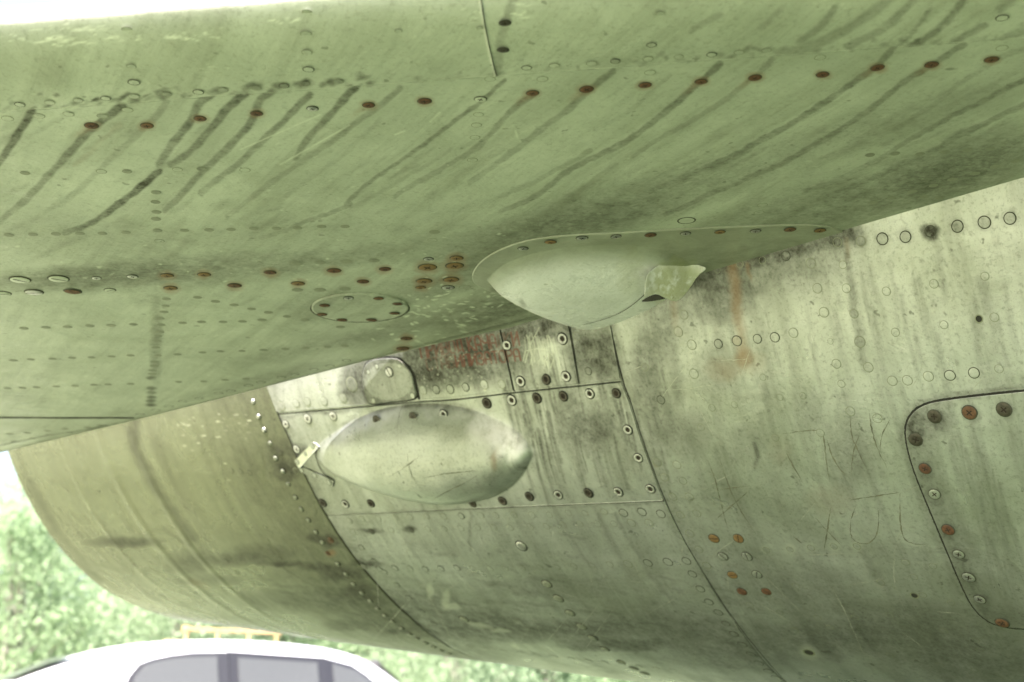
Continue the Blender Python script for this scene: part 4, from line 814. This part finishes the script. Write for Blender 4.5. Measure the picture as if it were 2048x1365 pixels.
sm_ = np.clip(hgt/.5, 0, 1); mf['green'] = 1-sm_*sm_*(3-2*sm_); mf['dirt_shade'] = .22*mf['green']; prm = np.zeros(len(pj)); wq = warp(pj, 8)
blob(wq, prm, 1345, 550, 60, 42, 1.0, -10, .7); blob(wq, prm, 1262, 520, 34, 40, .35, 0, 1); mf['primer'] = prm; mf['rust'] = np.zeros(len(pj))
mf['chip'] = np.zeros(len(pj)); blob(wq, mf['dirt_shade'], 1040, 575, 9, 12, .5); stroke(wq, mf['dirt_shade'], [(985,575),(1030,598),(1080,622),(1110,634)], 12, .6, .9); stroke(wq, mf['dirt_shade'], [(1330,500),(1380,515),(1440,510),(1560,490)], 50, .4, .9)
fairing = grid_ob('root_fairing', Pf.reshape(*pf.shape[:2], 3), M_FAIR, tail, mf, lambda x: -np.broadcast_to(WN, x.shape)*.002, label='pale bulged fairing, torn and yellow-primed at one end')
fasten_list([(1046,497,'pale',22),(1101,484,'ochre',24),(1164,476,'pale',24),(1232,473,'pale',22),(1301,470,'rust',23),(1371,467,'pale',21),(1440,464,'ochre',21),(1511,462,'pale',21),(1580,459,'rust',24),(1640,461,'ochre',25),(1008,590,'rust',16),(1325,566,'ring',16) if False else (1302,566,'pale',5)], ws(.0022), wnorm, fairing, 'fair', None)

tf = smooth_poly([(1290,560),(1300,540),(1340,520),(1395,530),(1415,537),(1394,552),(1378,578),(1358,602),(1346,603),(1330,597),(1314,588),(1300,592),(1288,598)], 1, True)
tp = polar(tf, (1345,560), 26, 130); tq = tp.reshape(-1, 2); Th = hull(tq); Tn = hnorm(Th)
lift = .012+.016*np.clip((600-tq[:, 1])/60, 0, 1)+.003*np.sin(tq[:, 0]*.09)
tm_ = {k: np.zeros(len(tq)) for k in ('dirt_shade', 'rust', 'chip', 'primer')}; wq = warp(tq, 6); blob(wq, tm_['primer'], 1350, 566, 70, 44, 1.2, -20, .5); tm_['primer'] = np.clip(tm_['primer'], 0, 1)
for x_, y_ in [(1306,577),(1336,567),(1355,580),(1322,560)]: blob(wq, tm_['primer'], x_, y_, 8, 7, -3.0, 0, .4)
tm_['primer'] = np.clip(tm_['primer'], 0, 1)
Tc = Th-ray(tq)*(lift*.4+.018+.085*np.clip((1400-tq[:, 0])/110, 0, 1)**1.2)[:, None]
grid_ob('torn_flap', Tc.reshape(*tp.shape[:2], 3), M_FAIR, tail, tm_, lambda x: hnorm(x)*.0015, label='ragged end of the fairing, exposed yellow primer showing')
dk = polar(smooth_poly([(1280,604),(1292,596),(1306,587),(1320,590),(1334,597),(1322,600),(1298,604)], 1, True), (1303,597), 5, 40); grid_ob('gap_shade_sheet', (hull(dk.reshape(-1, 2))-ray(dk.reshape(-1, 2))*.05).reshape(*dk.shape[:2], 3), M_GAP, tail)  # floating dark sheet in place of the shade inside the hole
ribbon('panel_joint', smooth_poly([(1165,603),(1210,592),(1245,580),(1280,560),(1305,542),(1322,522)], 2), .0012, lambda p: wing(p)-np.array([0, 0, 1.])*(.0024+.027*bulge(p))[:, None], wnorm, M_GAP, tail, .0003)

# ------------------------------------------------------------------ trees behind
M_BARK = simple_mat('bark', (.30, .28, .24), .9, var=.6, scale=8, bump=.01)
def leaf_mat(name, c1, c2):
    m, nt, b = new_mat(name); n = N(nt); g = nt.nodes.new('ShaderNodeNewGeometry')
    c = n.mix(g.outputs['Random Per Island'], c1, c2); nt.links.new(c, b.inputs['Base Color']); b.inputs['Roughness'].default_value = .9; b.inputs['Specular IOR Level'].default_value = .1
    tr = nt.nodes.new('ShaderNodeBsdfTranslucent'); nt.links.new(c, tr.inputs[0]); mx = nt.nodes.new('ShaderNodeMixShader'); mx.inputs[0].default_value = .55
    nt.links.new(b.outputs[0], mx.inputs[1]); nt.links.new(tr.outputs[0], mx.inputs[2]); nt.links.new(mx.outputs[0], nt.nodes['Material Output'].inputs[0]); return m
LEAF = [leaf_mat('birch_leaves', (.21, .29, .16), (.32, .41, .26)), leaf_mat('alder_leaves', (.15, .22, .13), (.23, .31, .19)), leaf_mat('willow_leaves', (.25, .32, .20), (.34, .42, .29))]
def crown_mesh(seed, h, r_, n_cl, per, leaf):
    g = np.random.default_rng(seed); V = []; cl = []
    for k in range(n_cl):
        z = g.uniform(.04, 1)*h; rr = r_*math.sqrt(max(.06, 1-((z/h-.38)/.68)**2))*g.uniform(.25, 1.0); a = g.uniform(0, 6.283); cl.append((rr*math.cos(a), rr*math.sin(a), z))
    cl = np.array(cl); c = np.repeat(cl, per, 0); off = g.normal(0, 1, (len(c), 3))*[.34, .34, .26]*(r_/1.8); cen = c+off
    d1 = g.normal(0, 1, (len(c), 3)); d1 /= np.linalg.norm(d1, axis=1, keepdims=True); d2 = np.cross(d1, g.normal(0, 1, (len(c), 3))); d2 /= np.linalg.norm(d2, axis=1, keepdims=True)
    sz = leaf*g.uniform(.6, 1.3, (len(c), 1)); a_ = cen-d1*sz; b_ = cen+d2*sz*.55; c_ = cen+d1*sz; e_ = cen-d2*sz*.55
    V = np.stack([a_, b_, c_, e_], 1).reshape(-1, 3); return mesh_np('crown', V, np.arange(len(V)).reshape(-1, 4), smooth=False), cl
def trunk_mesh(seed, h, r0, limbs):
    g = np.random.default_rng(seed); V = []; F = []
    def limb(p, q, ra, rb, seg=7, st=5):
        p = np.array(p, float); q = np.array(q, float); b0 = len(V)
        for i in range(st+1):
            t_ = i/st; c = p+(q-p)*t_+g.normal(0, .03, 3)*(0 < i < st); r_ = ra+(rb-ra)*t_
            for k in range(seg): a = 6.2832*k/seg; V.append(c+np.array([math.cos(a), math.sin(a), 0])*r_)
        for i in range(st):
            for k in range(seg): F.append((b0+i*seg+k, b0+i*seg+(k+1) % seg, b0+(i+1)*seg+(k+1) % seg, b0+(i+1)*seg+k))
    limb((0,0,-.1), (g.normal(0, .2), g.normal(0, .2), h), r0, r0*.2, 8, 8)
    for c in limbs: z = c[2]*.75+.2; limb((0, 0, max(.3, z-.6)), c, r0*.35, r0*.08)
    return mesh_np('trunk', np.array(V), F)
KINDS = []
for k, (h, r_, ncl, per, lf) in enumerate([(5.0, 1.7, 170, 70, .062), (4.0, 1.9, 160, 70, .058), (6.5, 2.0, 190, 70, .062)]):
    cm, cl = crown_mesh(20+k, h, r_, ncl, per, lf); cm.materials.append(LEAF[k]); tm = trunk_mesh(40+k, h*.9, .10+.02*k, cl[::7]*1.0); tm.materials.append(M_BARK); KINDS.append((cm, tm))
TREES = [(-8.2, 24, 0, .86, 'bright green tree at the far left, its top against the white sky'),
 (-6.6, 27, 1, 1.15, 'dark leafy tree left of the tail pipe end, behind the white car'),
 (-5.3, 23, 2, .72, 'yellow-green tree just under the curve of the tail pipe end'),
 (-3.9, 26, 1, 1.1, 'darker tree directly behind the yellow roof rack'),
 (-2.2, 24, 0, .8, 'pale green tree right of the roof rack, under the belly of the aircraft'),
 (-.9, 22, 2, .6, 'tree with a pale trunk beyond the right end of the white car'),
 (.6, 26, 1, 1.05, 'dark tree seen in the narrow gap under the middle of the fuselage'),
 (2.3, 23, 0, .8, 'bright tree beneath the belly, right of the dark tree'),
 (-9.9, 30, 2, 1.0, 'tall tree at the left edge, half hidden by a brighter one'),
 (4.3, 26, 1, 1.0, 'tree farthest right, hidden mostly behind the fuselage')]
for i, (x, y, k, s_, lab) in enumerate(TREES):
    nm = ['birch_tree', 'alder_tree', 'willow_tree'][k]; e = bpy.data.objects.new(nm, None); COL.objects.link(e); e.location = (x, y, -.02); e.scale = (s_, s_, s_*random.uniform(.92, 1.06)); e.rotation_euler = (0, 0, i*1.7)
    e['label'] = lab; e['category'] = 'tree'; e['group'] = 'trees behind the parked car'
    for nn, me in (('crown', KINDS[k][0]), ('trunk', KINDS[k][1])):
        c = bpy.data.objects.new(nn, me); COL.objects.link(c); c.parent = e
# far thicket that reads as one mass
cmF, _ = crown_mesh(99, 1, 1, 1, 1, .1); g = np.random.default_rng(5); nF = 130000
cx = g.uniform(-24, 22, nF); cy = 33+g.uniform(0, 5, nF)+.02*cx**2; top = 3.4+1.0*np.sin(cx*.55)+.6*np.sin(cx*1.3+1)+.5*np.sin(cx*2.9); cz = np.abs(top)*g.random(nF)**.8
cen = np.stack([cx, cy, cz], 1); d1 = g.normal(0, 1, (nF, 3)); d1 /= np.linalg.norm(d1, axis=1, keepdims=True); d2 = np.cross(d1, g.normal(0, 1, (nF, 3))); d2 /= np.linalg.norm(d2, axis=1, keepdims=True); sz = .075*g.uniform(.6, 1.3, (nF, 1))
V = np.stack([cen-d1*sz, cen+d2*sz*.6, cen+d1*sz, cen-d2*sz*.6], 1).reshape(-1, 3)
th = ob('thicket', mesh_np('thicket', V, np.arange(len(V)).reshape(-1, 4), smooth=False), LEAF[0]); th['kind'] = 'stuff'; th['label'] = 'mass of green bushes and saplings far behind the car'; th['category'] = 'thicket'

# ------------------------------------------------------------------ parked car (an old small hatchback, side on)
def car():
    e = bpy.data.objects.new('parked_car', None); COL.objects.link(e); e['label'] = 'white hatchback car with a yellow roof rack parked beyond the tail of the aircraft'; e['category'] = 'car'
    paint = simple_mat('white_car_paint', (.55, .55, .58), .25, var=.04); glass = simple_mat('car_glass', (.06, .062, .064), .12, .0, .1); trim = simple_mat('grey_trim', (.012, .012, .017), .5); yel = simple_mat('yellow_rack_paint', (.40, .26, .11), .5, var=.15)
    tyre = simple_mat('tyre_rubber', (.03, .03, .03), .8); rim = simple_mat('wheel_rim', (.5, .5, .5), .35, .7)
    hl = 2.0
    # side profile stations: x, sill z, belt z, belt half width, roof z, roof half width
    ST = [(-2.3,.45,.62,.55,.66,.45),(-2.24,.28,.82,.72,.90,.60),(-2.08,.22,.93,.78,.99,.62),(-1.85,.22,.95,.80,1.12,.58),(-1.45,.22,.96,.81,1.29,.56),(-1.05,.22,.96,.81,1.395,.57),(-.5,.22,.95,.82,1.445,.58),(0,.22,.94,.82,1.44,.58),
          (.5,.22,.93,.82,1.405,.57),(.80,.22,.92,.81,1.32,.55),(1.03,.22,.91,.80,1.15,.58),(1.22,.22,.90,.79,.96,.62),(1.4,.22,.86,.78,.90,.64),(1.75,.25,.80,.74,.83,.60),(1.93,.32,.70,.66,.72,.52),(2.0,.42,.58,.5,.60,.42)]
    V = []; F = []; m = 0
    for x, zs, zb, wb, zr, wr in ST:
        prof = [(0, zs-.02), (wb*.85, zs), (wb*.98, zs+.08), (wb*1.0, (zs+zb)/2), (wb*.98, zb-.03), (wb*.95, zb), (wr+(wb*.95-wr)*.5, zb+(zr-zb)*.5), (wr+.02, zb+(zr-zb)*.86), (wr*.9, zb+(zr-zb)*.97), (wr*.5, zr), (0, zr+.01)]
        m = len(prof); V += [(x, -y, z) for y, z in prof]+[(x, y, z) for y, z in prof[-2::-1]]
    w_ = 2*m-1
    for i in range(len(ST)-1):
        for k in range(w_-1): F.append((i*w_+k, (i+1)*w_+k, (i+1)*w_+k+1, i*w_+k+1))
    F4 = F; me = bpy.data.meshes.new('body'); me.from_pydata(V, [], F4+[tuple(range(w_)), tuple((len(ST)-1)*w_+k for k in range(w_))]); 
    for p_ in me.polygons: p_.use_smooth = True
    b = ob('body', me, paint, e); sd = b.modifiers.new('s', 'SUBSURF'); sd.levels = 2; sd.render_levels = 2
    def side(x, f, s):   # point on the cabin side at station x, fraction f from belt to roof
        A = np.array(ST); zb = np.interp(x, A[:, 0], A[:, 2]); wb = np.interp(x, A[:, 0], A[:, 3])*.95; zr = np.interp(x, A[:, 0], A[:, 4]); wr = np.interp(x, A[:, 0], A[:, 5])+.015
        return (x, s*(wb+(wr-wb)*f), zb+(zr-zb)*f)
    for s in (-1, 1):
        for poly in ([(-1.12,.06),(-.42,.05),(-.42,.74),(-.66,.74),(-.80,.72),(-.91,.68),(-1.0,.62),(-1.07,.45),(-1.11,.25)], [(-.34,.05),(.34,.05),(.34,.73),(-.34,.74)], [(.40,.05),(.97,.06),(.89,.28),(.80,.45),(.70,.60),(.60,.69),(.40,.73)]):
            for nm, mt, gr, out in (('window_frame', trim, 1.0, .022), ('window', glass, .90, .030)):
                c = np.mean(poly, 0); pts = [side(c[0]+(x-c[0])*gr*(1.10 if gr == 1 else 1), c[1]+(f-c[1])*gr*(1.16 if gr == 1 else 1), s) for x, f in poly]
                P = [(x, y+s*out, z) for x, y, z in pts]; Q = [(x, y-s*.03, z) for x, y, z in pts]; n_ = len(P)
                me = bpy.data.meshes.new(nm); me.from_pydata(P+Q, [], [tuple(range(n_))]+[(k, (k+1) % n_, n_+(k+1) % n_, n_+k) for k in range(n_)]); ob(nm, me, mt, e)
        for x in (-1.5, 1.25):
            for nm, mt, r_, yy, d in (('wheel', tyre, .29, .70, .17), ('rim', rim, .18, .745, .135)):
                V = []; 
                for yk in (0, 1):
                    for k in range(24): a = 6.2832*k/24; V.append((x+r_*math.cos(a), s*(yy+d*(yk-.5)), .29+r_*math.sin(a)))
                me = bpy.data.meshes.new(nm); me.from_pydata(V, [], [tuple(range(24)), tuple(range(24, 48))]+[(k, (k+1) % 24, 24+(k+1) % 24, 24+k) for k in range(24)]); ob(nm, me, mt, e)
    for nm, x0, x1, f0 in (('windscreen', .84, 1.2, 0), ('rear_window', -1.85, -1.45, 0)):
        A = np.array(ST); z0 = np.interp(x0, A[:, 0], A[:, 4])+.02; z1 = np.interp(x1, A[:, 0], A[:, 4])+.02; w0 = .52
        me = bpy.data.meshes.new(nm); me.from_pydata([(x0, -w0, z0), (x0, w0, z0), (x1, w0+.04, z1), (x1, -w0-.04, z1)], [], [(0, 1, 2, 3)]); ob(nm, me, glass, e)
    # roof rack: two bars on four feet each
    V = []; F = []
    def bar(p, q, r_):
        p = Vector(p); q = Vector(q); d = (q-p).normalized(); a = d.orthogonal().normalized(); c = d.cross(a); b0 = len(V)
        for t_ in (p, q):
            for k in range(8): an = 6.2832*k/8; V.append(tuple(t_+a*math.cos(an)*r_+c*math.sin(an)*r_))
        for k in range(8): F.append((b0+k, b0+(k+1) % 8, b0+8+(k+1) % 8, b0+8+k))
        F.append(tuple(range(b0, b0+8))); F.append(tuple(range(b0+8, b0+16)))
    for s, zz in ((-.30, 1.515), (.30, 1.45)):
        bar((-.62, s, zz), (.12, s, zz-.01), .013)
        for x in (-.60, -.36, -.12, .10): bar((x, s, 1.40), (x, s, zz), .012)
        if s < 0: bar((-.63, s, zz), (-.58, s, zz), .024); bar((.08, s, zz-.01), (.13, s, zz-.01), .024)
    me = bpy.data.meshes.new('roof_rack'); me.from_pydata(V, [], F); ob('roof_rack', me, yel, e)
    bm_ = [(-2.04, -.6), (-2.06, .6)]
    for sx in (-2.28, 2.0):
        V = []; F = []; bar((sx, -.6, .42), (sx, .6, .42), .06); me = bpy.data.meshes.new('bumper'); me.from_pydata(V, [], F); ob('bumper', me, trim, e)
    return e
c = car(); c.location = (-2.04, 11.4, 0); c.rotation_euler = (0, 0, math.radians(27))
